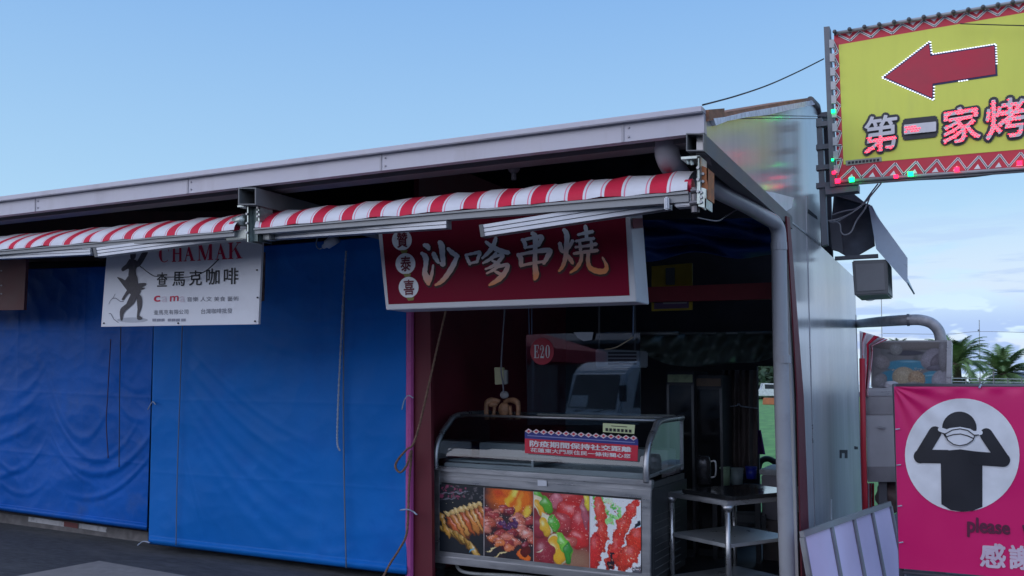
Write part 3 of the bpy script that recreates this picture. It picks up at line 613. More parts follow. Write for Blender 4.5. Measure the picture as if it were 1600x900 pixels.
# ------------------------------------------------------------------ red satay sign
YR = 4.9
rs = thing('sign_box', PY(800, 478, YR), 'deep red box sign with four large brushed characters above the satay counter', 'sign')
q_out = [(586, 318), (981, 285), (994.5, 471), (603, 484)]
MB().slab([PY(*p, YR) for p in q_out], (0, .23, 0)).build('box', M('sign_white_metal', (.60, .62, .66), .45, var=.05), rs, bevel=.004)
q_in = [(594, 330), (975, 298), (983.5, 461.5), (607, 475.5)]
redf_m = M('sign_red', (.20, .004, .026), .6, var=.06, scale=2, spec=.12)
MB().slab([PY(*p, YR-.003) for p in q_in], (0, .003, 0)).build('face_panel', redf_m, rs)
r_on = lambda o: (lambda px, py: PY(px, py, YR-.003-o))
# brushed characters: pale strokes that turn orange towards their feet (the print itself)
def grad_mat(name, z0, z1, c0, c1):
    m = M(name, c1, .5, var=0); t = m.node_tree; n = t.nodes; l = t.links
    tcn = n.new('ShaderNodeTexCoord'); s_ = n.new('ShaderNodeSeparateXYZ'); l.new(tcn.outputs['Object'], s_.inputs[0])
    r = n.new('ShaderNodeMapRange'); l.new(s_.outputs[2], r.inputs[0]); r.inputs[1].default_value = z0; r.inputs[2].default_value = z1
    mx = n.new('ShaderNodeMix'); mx.data_type = 'RGBA'; l.new(r.outputs[0], mx.inputs[0]); mx.inputs[6].default_value = (*c0, 1); mx.inputs[7].default_value = (*c1, 1)
    l.new(mx.outputs[2], n['Principled BSDF'].inputs['Base Color']); return m
BR = {   # brushed strokes, (x, y, half width) in a 3.2x drawing grid whose corner is (560, 320)
 '沙': [[(326, 200, 7), (345, 208, 12), (353, 224, 6)], [(314, 240, 6), (336, 262, 13), (337, 300, 10), (332, 340, 12), (345, 372, 17), (350, 398, 7)], [(350, 400, 6), (366, 352, 7), (374, 300, 3)],
        [(404, 183, 9), (416, 205, 14), (420, 250, 12), (424, 300, 9), (408, 290, 4)], [(374, 240, 9), (384, 262, 11), (400, 290, 6)], [(446, 216, 6), (470, 240, 11), (500, 258, 8)], [(494, 256, 8), (472, 306, 12), (440, 356, 11), (412, 386, 9), (384, 402, 4)]],
 '嗲': [[(536, 248, 5), (546, 272, 7), (558, 298, 6)], [(540, 250, 5), (575, 243, 6), (606, 238, 8), (600, 262, 7), (592, 288, 6)], [(562, 292, 5), (594, 284, 5)],
        [(688, 164, 7), (676, 200, 10), (652, 236, 9), (618, 268, 4)], [(636, 184, 6), (664, 206, 9), (704, 228, 12), (752, 240, 9)], [(690, 240, 6), (664, 268, 8), (622, 292, 4)], [(672, 262, 5), (720, 250, 8), (708, 276, 8), (672, 306, 7), (634, 322, 3)], [(668, 278, 4), (690, 290, 7)],
        [(706, 296, 6), (680, 322, 7), (640, 344, 3)], [(688, 314, 5), (744, 300, 9), (734, 336, 11), (702, 372, 12), (654, 402, 5)], [(682, 332, 5), (712, 348, 8)]],
 '串': [[(866, 140, 8), (884, 160, 12), (884, 230, 10), (883, 300, 11), (888, 350, 14), (880, 374, 6)], [(818, 172, 7), (832, 192, 9), (834, 216, 7)], [(822, 176, 6), (868, 166, 7), (916, 160, 10), (908, 186, 9), (900, 206, 6)], [(836, 214, 5), (900, 202, 6)],
        [(796, 246, 8), (812, 268, 11), (812, 306, 8)], [(800, 250, 6), (872, 236, 8), (954, 228, 12), (944, 262, 11), (926, 294, 7)], [(814, 304, 6), (870, 292, 6), (924, 284, 6)]],
 '燒': [[(1006, 190, 8), (1014, 222, 10), (1022, 238, 5)], [(1072, 178, 8), (1058, 206, 7), (1046, 226, 4)], [(1026, 122, 8), (1042, 150, 12), (1040, 210, 11), (1034, 270, 10), (1020, 310, 8), (1002, 332, 4)], [(1040, 246, 5), (1060, 272, 10), (1072, 294, 6)],
        [(1134, 104, 8), (1140, 140, 9), (1140, 176, 6)], [(1096, 150, 5), (1130, 142, 7), (1172, 134, 8)], [(1086, 182, 5), (1132, 174, 7), (1178, 168, 7)], [(1106, 184, 6), (1110, 214, 7), (1110, 236, 5)], [(1084, 212, 5), (1136, 206, 6), (1190, 196, 8)], [(1164, 180, 6), (1166, 208, 7), (1162, 234, 5)], [(1076, 244, 6), (1130, 236, 7), (1196, 228, 8)],
        [(1116, 240, 7), (1112, 280, 8), (1090, 316, 8), (1058, 340, 3)], [(1150, 238, 8), (1148, 284, 9), (1160, 316, 11), (1196, 332, 13), (1232, 330, 12), (1240, 304, 8), (1220, 262, 3)]]}
def brush(m, strokes, gx, dx, dy, o0):
    for k, st_ in enumerate(strokes):
        c = smoothpath([(x, y, w_) for x, y, w_ in st_], 6); L_, R_ = [], []
        for i, p in enumerate(c):
            d = (c[min(i+1, len(c)-1)]-c[max(i-1, 0)]); d.z = 0; d.normalize(); n = Vector((-d.y, d.x, 0)); hw_ = max(.6, p.z)+gx+.8*math.sin(i*1.7+k); L_.append(p+n*hw_); R_.append(p-n*hw_)
        e0 = c[0]-(c[1]-c[0]).normalized()*(c[0].z*.6+gx); e1 = c[-1]+(c[-1]-c[-2]).normalized()*(c[-1].z*.8+gx)
        f = lambda p: PY(560+(p.x+dx)/3.2, 320+(p.y+dy)/3.2, YR-.003-o0-.00025*k)
        vs = [f(p) for p in L_]+[f(p) for p in R_]+[f(e0), f(e1)]; n = len(c)
        m.add(vs, [(i, i+1, n+i+1, n+i) for i in range(n-1)]+[(0, n, 2*n), (n-1, 2*n-1, 2*n+1)])
zb = rs.location.z
yr_ = {'沙': (374, 447), '嗲': (369, 447), '串': (362, 437), '燒': (352, 428)}
for ch, st_ in BR.items():
    y0, y1 = yr_[ch]; zz0, zz1 = PY(800, y1-3, YR).z-zb, PY(800, y0+(y1-y0)*.35, YR).z-zb
    m = MB(); brush(m, st_, 6.5, 4, 6, .001); m.build('lettering_shade', M('ink_maroon', (.035, .004, .008), .6), rs)
    m = MB(); brush(m, st_, 1.3, 0, 0, .006); m.build('lettering', grad_mat('brushed_'+ch, zz0, zz1, (.80, .27, .08), (.74, .77, .82)), rs)
m = MB(); mr_ = MB(); mo = MB()
for ch, cxx, cyy in (('贊', 628, 375), ('泰', 633.5, 412), ('喜', 638.5, 449)):
    polypx(m, circ(cxx, cyy, 15.5, 16.5, 32), r_on(.002)); text_on(mr_, ch, [(cxx-8, cyy-11), (cxx+8, cyy-12), (cxx+8.5, cyy+11), (cxx-7, cyy+12)], r_on(.0045), offset=.02)
for a, b in ((631, 391), (636, 428), (641, 465)): polypx(mo, [(a-6, b), (a+6, b-.6), (a+5, b+4), (a-3, b+5)], r_on(.0035))
m.build('white_disc', M('disc_white', (.80, .84, .88), .5), rs); mr_.build('lettering', M('ink_wine', (.16, .008, .03), .6), rs); mo.build('gold_tab', M('olive', (.22, .20, .03), .5), rs)
MB().slab([PX(988, 341, PY(991, 430, YR).x), PX(1003, 341, PY(991, 430, YR).x), PX(1004, 356, PY(991, 430, YR).x), PX(989, 357, PY(991, 430, YR).x)], (.004, 0, 0)).build('side_sticker', M('maroon_sticker', (.14, .03, .04), .5), rs)
m = MB()
for x0, x1 in ((238, 244), (245, 251), (252, 257), (262, 267), (268, 274), (275, 281), (283, 290)): polypx(m, [(x0, 498), (x1, 497.8), (x1, 502), (x0, 502.3)], s_on(.003))
m.build('fine_print', M('ink_faint', (.25, .26, .32), .6), ws)
# ------------------------------------------------------------------ yellow billboard
YB = 7.2
bb = thing('billboard', PY(1310, 285, YB), 'yellow billboard with a red arrow pointing left, LED characters and zigzag border', 'billboard')
b_on = lambda o: (lambda px, py: PY(px, py, YB-o))
xr = 1840
def lin(x0, y0, x1, y1, x): return y0+(y1-y0)*(x-x0)/(x1-x0)
OUT = [(1303, 54), (xr, lin(1303, 54, 1600, 3, xr)), (xr, lin(1308, 284, 1600, 262, xr)), (1308, 284)]
INN = [(1310.5, 70), (xr, lin(1310.5, 70, 1600, 20, xr)), (xr, lin(1318, 257, 1600, 233, xr)), (1318, 257)]
MB().slab([PY(*p, YB) for p in OUT], (0, .06, 0)).build('border_panel', M('board_red', (.58, .02, .045), .45, var=.06), bb)
MB().slab([PY(*p, YB-.003) for p in INN], (0, .003, 0)).build('face_panel', M('board_yellow', (.72, .75, .13), .5, spec=.2, var=.05, scale=2, stretch=(3, 1, .5), dirt=(.64, .67, .14), dscale=2), bb)
zw = MB(); zk = MB()
def zig(p0, p1, q0, q1, n):   # between an outer and inner edge line
    L_ = lambda a, b, t: (a[0]+(b[0]-a[0])*t, a[1]+(b[1]-a[1])*t)
    for k in range(n):
        t0, t1, tm_ = k/n, (k+1)/n, (k+.5)/n
        o0, o1, i_ = L_(p0, p1, t0), L_(p0, p1, t1), L_(q0, q1, tm_)
        A = L_(o0, L_(q0, q1, t0), .12); B = L_(o1, L_(q0, q1, t1), .12); C = L_(L_(p0, p1, tm_), i_, .88)
        sline(zw, [A, C, B], 3.6, b_on(.004)); sline(zk, [A, C, B], 1.0, b_on(.0055))
        a_, b_, c_ = L_(L_(p0, p1, tm_-.16/n), L_(q0, q1, tm_-.16/n), .12), L_(L_(p0, p1, tm_+.16/n), L_(q0, q1, tm_+.16/n), .12), L_(L_(p0, p1, tm_), i_, .42)
        polypx(zw, [a_, b_, c_], b_on(.0045))
zig((1312, 283), (xr, lin(1308, 284, 1600, 262, xr)), (1318, 259), (xr, lin(1318, 257, 1600, 233, xr)+2), 16)
zig((xr, lin(1303, 54, 1600, 3, xr)), (1310, 53), (xr, lin(1310.5, 70, 1600, 20, xr)-1), (1312, 68), 16)
zig((1300, 62), (1307, 276), (1310, 72), (1317, 256), 9)
zw.build('zigzag_border', M('print_white', (.80, .80, .80), .5), bb); zk.build('zigzag_line', ink, bb)
ARW = [(1380, 121), (1452.5, 66), (1455, 86), (1555, 70), (1557, 117), (1458.5, 132), (1458, 155)]
def grow(pts, k):
    c = (1470, 108); o = []
    n = len(pts)
    for i in range(n):
        (ax, ay), (bx, by), (cx_, cy_) = pts[i-1], pts[i], pts[(i+1) % n]
        d1 = Vector((bx-ax, by-ay)).normalized(); d2 = Vector((cx_-bx, cy_-by)).normalized()
        n1 = Vector((d1.y, -d1.x)); n2 = Vector((d2.y, -d2.x)); nn = (n1+n2); nn /= max(.5, nn.length_squared/2)
        o.append((bx+nn.x*k, by+nn.y*k))
    return o
def polytri(m, pts, fn): m.add([fn(*p) for p in pts], [(0, 1, 6), (1, 2, 5), (1, 5, 6), (2, 3, 4), (2, 4, 5)])
m = MB(); polytri(m, grow(ARW, 1.6), b_on(.006)); m.build('arrow_outline', M('ink_navy', (.015, .015, .08), .5), bb)
m = MB(); polytri(m, grow(ARW, -1.5), b_on(.009)); m.build('arrow', M('arrow_red', (.46, .012, .04), .45), bb)
def led(name, col, e): return M(name, col, .4, var=0, emit=col, es=e)
m = MB(); G = grow(ARW, 1.2)
for i in range(7):
    a, b = G[i], G[(i+1) % 7]; d = math.hypot(b[0]-a[0], b[1]-a[1]); n = int(d/4.1)
    for k in range(n):
        if i in (3,) and k > n*.6 or i == 4: 
            if (i == 4 and (k < n*.45 or k > n*.62)) or i == 3: continue
        t = (k+.5)/n; x, y = a[0]+(b[0]-a[0])*t, a[1]+(b[1]-a[1])*t
        m.add([PY(x-1.5, y-.8, YB-.014), PY(x+1.5, y-.8, YB-.014), PY(x+1.5, y+.8, YB-.014), PY(x-1.5, y+.8, YB-.014)], [(0, 1, 2, 3)])
m.build('arrow_led_strip', led('led_white', (.8, .85, 1), 1.1), bb)
chs = [('第', [(1352, 184), (1401, 178), (1402, 232), (1350, 240)]), ('一', [(1413, 197), (1462, 192), (1462, 203), (1413, 208)]), ('家', [(1474, 172), (1529, 163), (1532, 217), (1474, 226)]), ('烤', [(1540, 158), (1601, 151), (1603, 211), (1541, 219)]), ('肉', [(1612, 152), (1668, 144), (1670, 203), (1612, 211)])]
litr = {'第': (.0, .45, 0, 1), '一': (0, .35, 0, 1), '家': (0, .92, 0, 1), '烤': (0, 1, .0, 1), '肉': (0, 1, 0, 1)}
mk_ = MB(); mw = MB(); ml_ = MB(); md = MB()
for ch, qd in chs:
    text_on(mk_, ch, qd, b_on(.010), offset=.085)
    text_on(mw, ch, qd, b_on(.028), offset=.016)
    vs, fs = text2d(ch); uv = fit(vs)
    # LED dashes: short bars on the strokes, sampled at the centres of the glyph's faces
    bm = bmesh.new(); bv = [bm.verts.new((a, b, 0)) for a, b in uv]
    for f in fs:
        try: bm.faces.new([bv[i] for i in f])
        except ValueError: pass
    from mathutils.bvhtree import BVHTree
    bt = BVHTree.FromBMesh(bm); l0, l1, h0, h1 = litr[ch]
    n = 9 if ch != '一' else 4
    for j in range(n*2 if ch != '一' else 3):
        for i in range(10):
            u, v = (i+.5+.5*(j % 2))/10.5, (j+.5)/(n*2 if ch != '一' else 3)
            if bt.find_nearest(Vector((u, v, 0)))[3] > .028: continue
            on = (l0 <= v <= l1) if ch != '一' else u < .5
            if ch == '第' and u > .62 and v > .1: on = on and v > .3
            x, y = bil(qd, u, v); (ml_ if on and rng.rand() < .82 else (md if ch != '一' else MB())).add([PY(x-1.7, y-.3, YB-.034), PY(x+1.7, y-1.0, YB-.034), PY(x+1.7, y+.3, YB-.034), PY(x-1.7, y+1.0, YB-.034)], [(0, 1, 2, 3)])
    bm.free()
mk_.build('lettering_outline', M('letter_black', (.03, .03, .035), .5), bb); mw.build('lettering', M('letter_white', (.62, .60, .62), .5), bb)
ml_.build('lettering_leds', led('led_red', (1, .02, .06), 2.6), bb)
m = MB(); polypx(m, [(1321, 251), (1377, 245), (1378, 252), (1322, 259)], b_on(.006)); m.build('maker_plate', M('plate_grey', (.30, .30, .26), .5), bb)
m = MB()
for k in range(9): polypx(m, [(1325+k*5.6, 252.6-k*.55), (1329+k*5.6, 252.2-k*.55), (1329+k*5.6, 256-k*.55), (1325+k*5.6, 256.5-k*.55)], b_on(.008))
m.build('fine_print', ink, bb)
# frame, side post with LED tubes, top rail with lamp clips
gm = M('frame_grey', (.13, .14, .16), .5, .4); lt = M('tube_white', (.45, .46, .47), .4)
MB().slab([PY(1287, 42, YB-.02), PY(1296, 41, YB-.02), PY(1306, 291, YB-.02), PY(1297, 292, YB-.02)], (0, .10, 0)).build('side_post', gm, bb)
m = MB(); m.tube([b_on(.03)(1306, 52), b_on(.03)(xr, lin(1306, 50, 1600, 1, xr)-1)], .014, 8); m.build('frame_rail', M('frame_light', (.32, .32, .33), .5, .3), bb, smooth=True); m = MB(); m.tube([b_on(.03)(1306, 284), b_on(.03)(xr, lin(1306, 284, 1600, 263, xr))], .014, 8); m.tube([b_on(.01)(1306, 289), b_on(.01)(xr, lin(1306, 289, 1600, 267, xr))], .012, 8)
m.build('frame_rail', M('frame_light', (.32, .32, .33), .5, .3), bb, smooth=True)
for k in range(23):
    x = 1304+k*23.2; y = lin(1306, 49, 1600, 0, x)
    m = MB().ball(PY(x, y, YB-.05), .016, n=5).tube([PY(x, y, YB-.05), PY(x+1, y+6, YB-.02)], .008, 5); m.build('lamp_clip', darkst, bb)
m = MB()
for k in range(10):
    t = k/10; x = 1299+8*t; y = 62+t*218
    m.slab([b_on(.05)(x-3.5, y), b_on(.05)(x+4, y-.5), b_on(.05)(x+4.3, y+12), b_on(.05)(x-3.2, y+12.5)], (0, .02, 0))
m.build('side_lamp_strip', lt, bb)
for c, r, cc in (((1302, 174), 3, 'g'), ((1301, 250), 1.8, 'g'), ((1331, 281), 4, 'g'), ((1423, 272), 4, 'g'), ((1303, 270), 2.6, 'r'), ((1309, 283), 4, 'r'), ((1400, 276), 3, 'r'), ((1495, 265), 3.6, 'r'), ((1593, 255), 3.6, 'r')):
    p = PY(*c, YB-.06); mm = MB()
    for j in (-1, 0, 1): mm.box(p.x-r*.0046, p.x+r*.0046, p.y-.012, p.y, p.z+(j-.38)*r*.0032, p.z+(j+.38)*r*.0032)
    mm.build('green_lamp' if cc == 'g' else 'red_lamp', led('led_green', (.0, 1, .22), 3.4) if cc == 'g' else led('led_red2', (1, .01, .06), 3.5), bb)
# mounting arms to the wall and the black support block below
m = MB()
for y in (190, 226, 258, 286): m.slab([PY(1275, y, YB+.03), PY(1300, y-2, YB+.03), PY(1300, y+5, YB+.03), PY(1275, y+8, YB+.03)], (0, .06, 0))
m.slab([PY(1275, 185, YB+.05), PY(1284, 184, YB+.05), PY(1293, 382, YB+.05), PY(1284, 384, YB+.05)], (0, .08, 0))
m.slab([PY(1289, 292, YB), PY(1341, 287, YB), PY(1341, 298, YB), PY(1290, 304, YB)], (0, .12, 0))
m.build('mounting_bracket', gm, bb)
# ------------------------------------------------------------------ side canopy and box
cn = thing('side_canopy', PY(1370, 380, 8.0), 'small sloping blue-grey canopy hung on the end wall under the billboard', 'canopy')
Yc = 8.0
ou = [PY(1325, 302, Yc), PY(1360, 322, Yc), PY(1416, 442, Yc)]
m = MB(); bk = Vector((0, 1.5, 0)); th = Vector((.012, 0, .012))
A, B, C = PY(1303, 305, Yc), PY(1360, 322, Yc), PY(1415, 440, Yc)
for k in range(14):
    t0, t1 = k/14, (k+1)/14
    for (p, q_) in ((A, B), (B, C)): pass
m.slab([A, B, B+bk, A+bk], (0, 0, .012)); m.build('top_sheet', M('canopy_dark', (.12, .13, .15), .6, var=.2), cn)
m = MB(); m.slab([B, C, C+bk*.8, B+bk], (.012, 0, .006)); m.build('slope_sheet', M('canopy_blue', (.30, .40, .50), .35, .3, var=.15), cn)
m = MB(); m.slab([PY(1357, 319, Yc-.01), PY(1418, 403, Yc-.01), PY(1418, 444, Yc-.01), PY(1369, 389, Yc-.01)], (0, .012, 0)); m.build('end_flap', M('canopy_flap', (.46, .58, .70), .35, .2, var=.15), cn)
m = MB(); m.slab([PY(1303, 300, Yc+.12), PY(1328, 298, Yc+.12), PY(1361, 324, Yc+.12), PY(1367, 384, Yc+.12), PY(1330, 405, Yc+.12), PY(1296, 385, Yc+.12)], (0, .02, 0)); m.build('gable_board', M('gable_slate', (.10, .12, .15), .6, var=.5, scale=5), cn)
m = MB(); m.slab([PY(1296, 345, Yc+.02), PY(1312, 345, Yc+.02), PY(1318, 395, Yc+.02), PY(1300, 390, Yc+.02)], (0, .04, 0)); m.beam(PY(1305, 404, Yc+.05), PY(1372, 400, Yc+.05), .05, .03); m.build('support_frame', gm, cn)
bx = thing('vent_box', PY(1360, 460, 8.0), 'grey square metal box hanging below the side canopy', 'box')
m = MB(); m.slab([PY(1331, 407, 8.0), PY(1386, 405, 8.0), PY(1388, 459, 8.0), PY(1335, 462, 8.0)], (0, .5, 0)); m.build('casing', M('box_grey', (.20, .205, .21), .5, .3, var=.15), bx, bevel=.01)
m = MB(); m.slab([PY(1336, 413, 7.99), PY(1381, 411, 7.99), PY(1383, 453, 7.99), PY(1339, 456, 7.99)], (0, .02, 0)); m.build('front_panel', M('box_panel', (.26, .265, .27), .5, .3), bx, bevel=.004)
# cables
wc = M('white_cable', (.40, .40, .42), .6); bc = M('black_cable', (.02, .02, .022), .6)
g_ = 'pale cables drooping from the billboard'
for k, pts in enumerate(([(1377, 286), (1368, 297), (1350, 318), (1330, 333), (1310, 342), (1294, 345)], [(1372, 287), (1362, 300), (1345, 322), (1322, 338), (1305, 347), (1296, 346)], [(1362, 300), (1352, 325), (1338, 345), (1330, 362), (1320, 367), (1314, 362), (1312, 350), (1300, 344)], [(1358, 308), (1340, 325), (1318, 330), (1300, 336)])):
    cord('cable', [PY(x, y, 7.55+.05*k) for x, y in pts], .006, wc, None, g_, cat=None)
for o, lb in zip([o for o in COL.objects if o.name.startswith('cable') and o.get('group') == g_], ('topmost pale cable from the billboard to the wall', 'second pale cable curving just under the topmost one', 'pale cable with a low hanging loop under the billboard', 'short nearly straight pale cable below the billboard')): tag(o, lb, 'cable')
cord('cable', [PY(1382, 284, 7.2), PY(1430, 281, 7.2), PY(1520, 276, 7.2), PY(1600, 264, 7.2), PY(1660, 255, 7.2)], .006, bc, 'black cable running along under the billboard edge', cat='cable')
cord('cable', [PY(1098, 164, 4.5), PY(1150, 150, 5.2), PY(1200, 133, 6.0), PY(1245, 113, 6.7), PY(1287, 92, 7.2)], .005, bc, 'thin dark overhead wire from the roof corner to the billboard post', cat='cable')
cord('cable', [PY(1090, 340, 5.0), PY(1120, 345, 5.2), PY(1135, 337, 5.4), PY(1155, 325, 5.6)], .004, wc, 'thin pale wire looping beside the sloping downpipe', cat='cable')
cord('cable', [PY(1500, 37, 7.1), PY(1560, 39, 7.1), PY(1640, 41, 7.1)], .004, bc, 'thin dark wire across the top of the billboard face', cat='cable')
# ------------------------------------------------------------------ painting helper (printed pictures as vertex paint)
class Paint:
    def __init__(s, w, h, col, ss=1): s.a = np.ones((h*ss, w*ss, 3))*np.array(col); s.w = w*ss; s.h = h*ss; s.ss = ss; s.y, s.x = (np.mgrid[0:h*ss, 0:w*ss]+.5)/ss
    def blob(s, cx, cy, rx, ry, ang, col, hl=.0, edge=.12, shade=.45, tex=.12):
        c, n = math.cos(ang), math.sin(ang); dx, dy = s.x-cx, s.y-cy; u = (dx*c+dy*n)/rx; v = (-dx*n+dy*c)/ry; d = u*u+v*v
        m_ = np.clip((1-d)/edge, 0, 1)[..., None]; k = 1-shade*np.clip(d, 0, 1)**1.5*(.5+.5*np.clip(v, -1, 1))-shade*.3*np.clip(d, 0, 1)
        k = k*(1+tex*(rng.rand(s.h, s.w)-.5)*2); col_ = np.array(col)*k[..., None]
        if hl: col_ = col_+hl*np.exp(-(((u+.25)/.35)**2+((v+.4)/.22)**2))[..., None]
        s.a = s.a*(1-m_)+col_*m_
    def specks(s, n, box, col, r=(.5, 1.3)):
        for _ in range(n): s.blob(box[0]+rng.rand()*(box[2]-box[0]), box[1]+rng.rand()*(box[3]-box[1]), r[0]+rng.rand()*(r[1]-r[0]), r[0]+rng.rand()*(r[1]-r[0])*.7, rng.rand()*3, col, edge=.8, shade=0)
    def warp(s, amp, sc, seed=0):     # break the drawn outlines up with smooth noise
        r = np.random.RandomState(seed)
        def fld():
            f = 0
            for k in range(6):
                a, b, c = r.rand(3); f = f+np.sin(s.x*sc*(.5+a*1.6)+s.y*sc*(b-.5)*3+c*7)*np.cos(s.y*sc*(.5+b*1.6)+a*9)
            return f/2.4
        X = np.clip((s.x+amp*fld())*s.ss, 0, s.w-1).astype(int); Y = np.clip((s.y+amp*fld())*s.ss, 0, s.h-1).astype(int); s.a = s.a[Y, X]
    def grain(s, k): s.a = s.a*(1+k*(rng.rand(s.h, s.w, 1)-.5)*2)
    def line(s, x0, y0, x1, y1, wd, col): s.blob((x0+x1)/2, (y0+y1)/2, math.hypot(x1-x0, y1-y0)/2, wd, math.atan2(y1-y0, x1-x0), col, edge=.4, shade=.2, tex=.05)
def picture(name, P_, quad, fn, mat, parent):
    m = MB(); h, w_ = P_.h, P_.w
    m.grid(lambda u, v: fn(*bil(quad, u, 1-v)), w_-1, h-1)
    m.c = np.clip(P_.a, 0, 1).reshape(-1, 3).tolist(); return m.build(name, mat, parent)
# ------------------------------------------------------------------ smoke hood with rock-pool picture, steel cabinet, exhaust
YH = 8.0
hd = thing('display_case', PY(1420, 603, YH), 'steel case with a printed panel of rounded rocks and blue water, under the exhaust elbow', 'display case')
stl = M('stainless', (.42, .43, .45), .32, .85, var=.1, scale=4, stretch=(1, 1, 6)); stl2 = M('stainless_dull', (.30, .30, .31), .42, .7, var=.15, scale=5)
MB().slab([PY(1361, 532, YH), PY(1487, 531.5, YH), PY(1486, 606, YH), PY(1361, 606, YH)], (0, .5, 0)).build('casing', stl2, hd, bevel=.008)
R = Paint(124, 74, (.17, .16, .16))
for _ in range(40): R.blob(rng.rand()*124, rng.rand()*74, 6+rng.rand()*10, 5+rng.rand()*6, rng.rand()*3, (.10+.08*rng.rand(),)*3, edge=.9, shade=.2)
R.blob(62, 4, 70, 10, 0, (.17, .15, .14)); R.blob(55, 18, 34, 5, 0, (.05, .05, .07), edge=.5)
R.blob(55, 38, 40, 10, .0, (.04, .22, .32), edge=.4, shade=.1); R.blob(40, 58, 30, 14, .1, (.03, .20, .30), edge=.4, shade=.1); R.blob(95, 58, 20, 12, -.2, (.05, .24, .34), edge=.4, shade=.1)
R.blob(60, 32, 22, 2, .0, (.16, .38, .48), edge=.9); R.blob(95, 54, 18, 1.5, -.1, (.2, .42, .5), edge=.9)
for b in ((38, 12, 11, 10, .2, (.22, .22, .21)), (14, 33, 15, 12, .3, (.24, .22, .22)), (12, 62, 13, 10, -.6, (.24, .23, .24)), (20, 70, 12, 6, -.3, (.25, .24, .26)), (96, 27, 20, 15, -.7, (.25, .23, .26)), (104, 30, 14, 8, -.9, (.13, .11, .13)), (104, 42, 17, 5, -.1, (.12, .11, .14)), (112, 62, 16, 16, -.7, (.30, .29, .32)), (115, 20, 8, 30, 0, (.20, .19, .20)), (52, 58, 21, 18, .25, (.40, .33, .22)), (72, 60, 15, 13, .4, (.42, .29, .17)), (68, 70, 16, 6, 0, (.30, .27, .24))): R.blob(*b, hl=.06, edge=.15, tex=.2)
R.specks(60, (30, 42, 85, 72), (.52, .42, .28)); R.specks(60, (60, 50, 90, 72), (.22, .13, .08))
picture('rock_picture', R, [(1364, 535), (1482, 534.5), (1481, 605), (1364, 605)], lambda px, py: PY(px, py, YH-.006), vcol_mat('rock_print', .35), hd)
MB().slab([PY(1479.5, 532, YH-.01), PY(1487, 532, YH-.01), PY(1486, 607, YH-.01), PY(1478.5, 607, YH-.01)], (0, .03, 0)).build('corner_trim', stl, hd)
cb = thing('steel_cabinet', PY(1380, 760, YH-.2), 'grey stainless cabinet between the end wall and the magenta banner', 'cabinet')
yk = YH-.15
MB().slab([PY(1352, 618, yk), PY(1470, 618, yk), PY(1470, 752, yk), PY(1355, 752, yk)], (0, .55, 0)).build('body', M('cabinet_grey', (.42, .43, .44), .5, .3, var=.08), cb, bevel=.006)
MB().slab([PY(1350, 606, yk-.02), PY(1470, 607, yk-.02), PY(1470, 619, yk-.02), PY(1350, 619, yk-.02)], (0, .6, 0)).build('worktop', stl, cb, bevel=.006)
MB().slab([PY(1352, 619, yk-.008), PY(1470, 619, yk-.008), PY(1470, 647, yk-.008), PY(1353, 648, yk-.008)], (0, .02, 0)).build('top_band', stl2, cb)
MB().slab([PY(1355, 729, yk-.008), PY(1470, 729, yk-.008), PY(1470, 753, yk-.008), PY(1356, 753, yk-.008)], (0, .02, 0)).build('bottom_band', stl2, cb)
m = MB().beam(PY(1372, 667, yk-.02), PY(1384, 669, yk-.02), .01, .012); m.build('handle', stl, cb)
for px_, dy in ((1378, .05), (1462, .05), (1380, .5), (1462, .5)):
    t_ = PY(px_, 750, yk); MB().box(t_.x-.03, t_.x+.03, yk+dy-.02, yk+dy+.03, 0, t_.z).build('leg', darkst, cb)
bag_m = M('pale_bag', (.5, .5, .52), .6, bump=.4, bscale=12)
def lump(name, c, r, mat, label, cat, sx=1, sy=1, sz=1, group=None, amp=.25):
    m = MB().ball((0, 0, 0), r, n=14); off = Vector(c)
    for i, v in enumerate(m.v):
        k = 1+amp*(math.sin(v.x/r*3.1+c[0]*7)*math.cos(v.y/r*2.7)+.5*math.sin(v.z/r*6+v.x/r*4))*.5
        m.v[i] = Vector((v.x*k*sx, v.y*k*sy, v.z*k*sz))+off
    return tag(m.build(name, mat, None, smooth=True), label, cat, group)
lump('plastic_bag', PY(1394, 603, yk+.06)+Vector((0, 0, .0)), .055, bag_m, 'small crumpled white bag on the steel cabinet top', 'bag', sx=1.2, sz=.7)
lump('cloth_bundle', PY(1392, 776, yk+.2), .13, M('brown_cloth', (.16, .11, .10), .8, bump=.4, bscale=10), 'dull brown bundle under the steel cabinet', 'bundle', sz=.9)
ex = thing('exhaust_pipe', PY(1470, 532, 8.3), 'fat grey exhaust pipe bending from the end wall down onto the rock-picture case', 'pipe')
ybk_ = PX(1338, 500, -1.08).y+.15
pts = [PY(1300, 511, ybk_), PY(1340, 506, ybk_-.05), PY(1372, 503, 8.8), PY(1400, 501, 8.4), PY(1419, 500, 8.3), PY(1438, 500, 8.3), PY(1455, 505, 8.3), PY(1466, 516, 8.3), PY(1470, 530, 8.3), PY(1471, 536, 8.3)]
MB().tube(smoothpath(pts), .046, 16).build('duct', M('duct_grey', (.50, .49, .50), .5, .2, var=.2, scale=14, dirt=(.2, .19, .18), dscale=6), ex, smooth=True)
m = MB(); p = PY(1419, 500, 8.3); m.tube([p-Vector((.01, 0, 0)), p+Vector((.012, 0, 0))], .052, 16); m.build('joint_ring', stl2, ex)
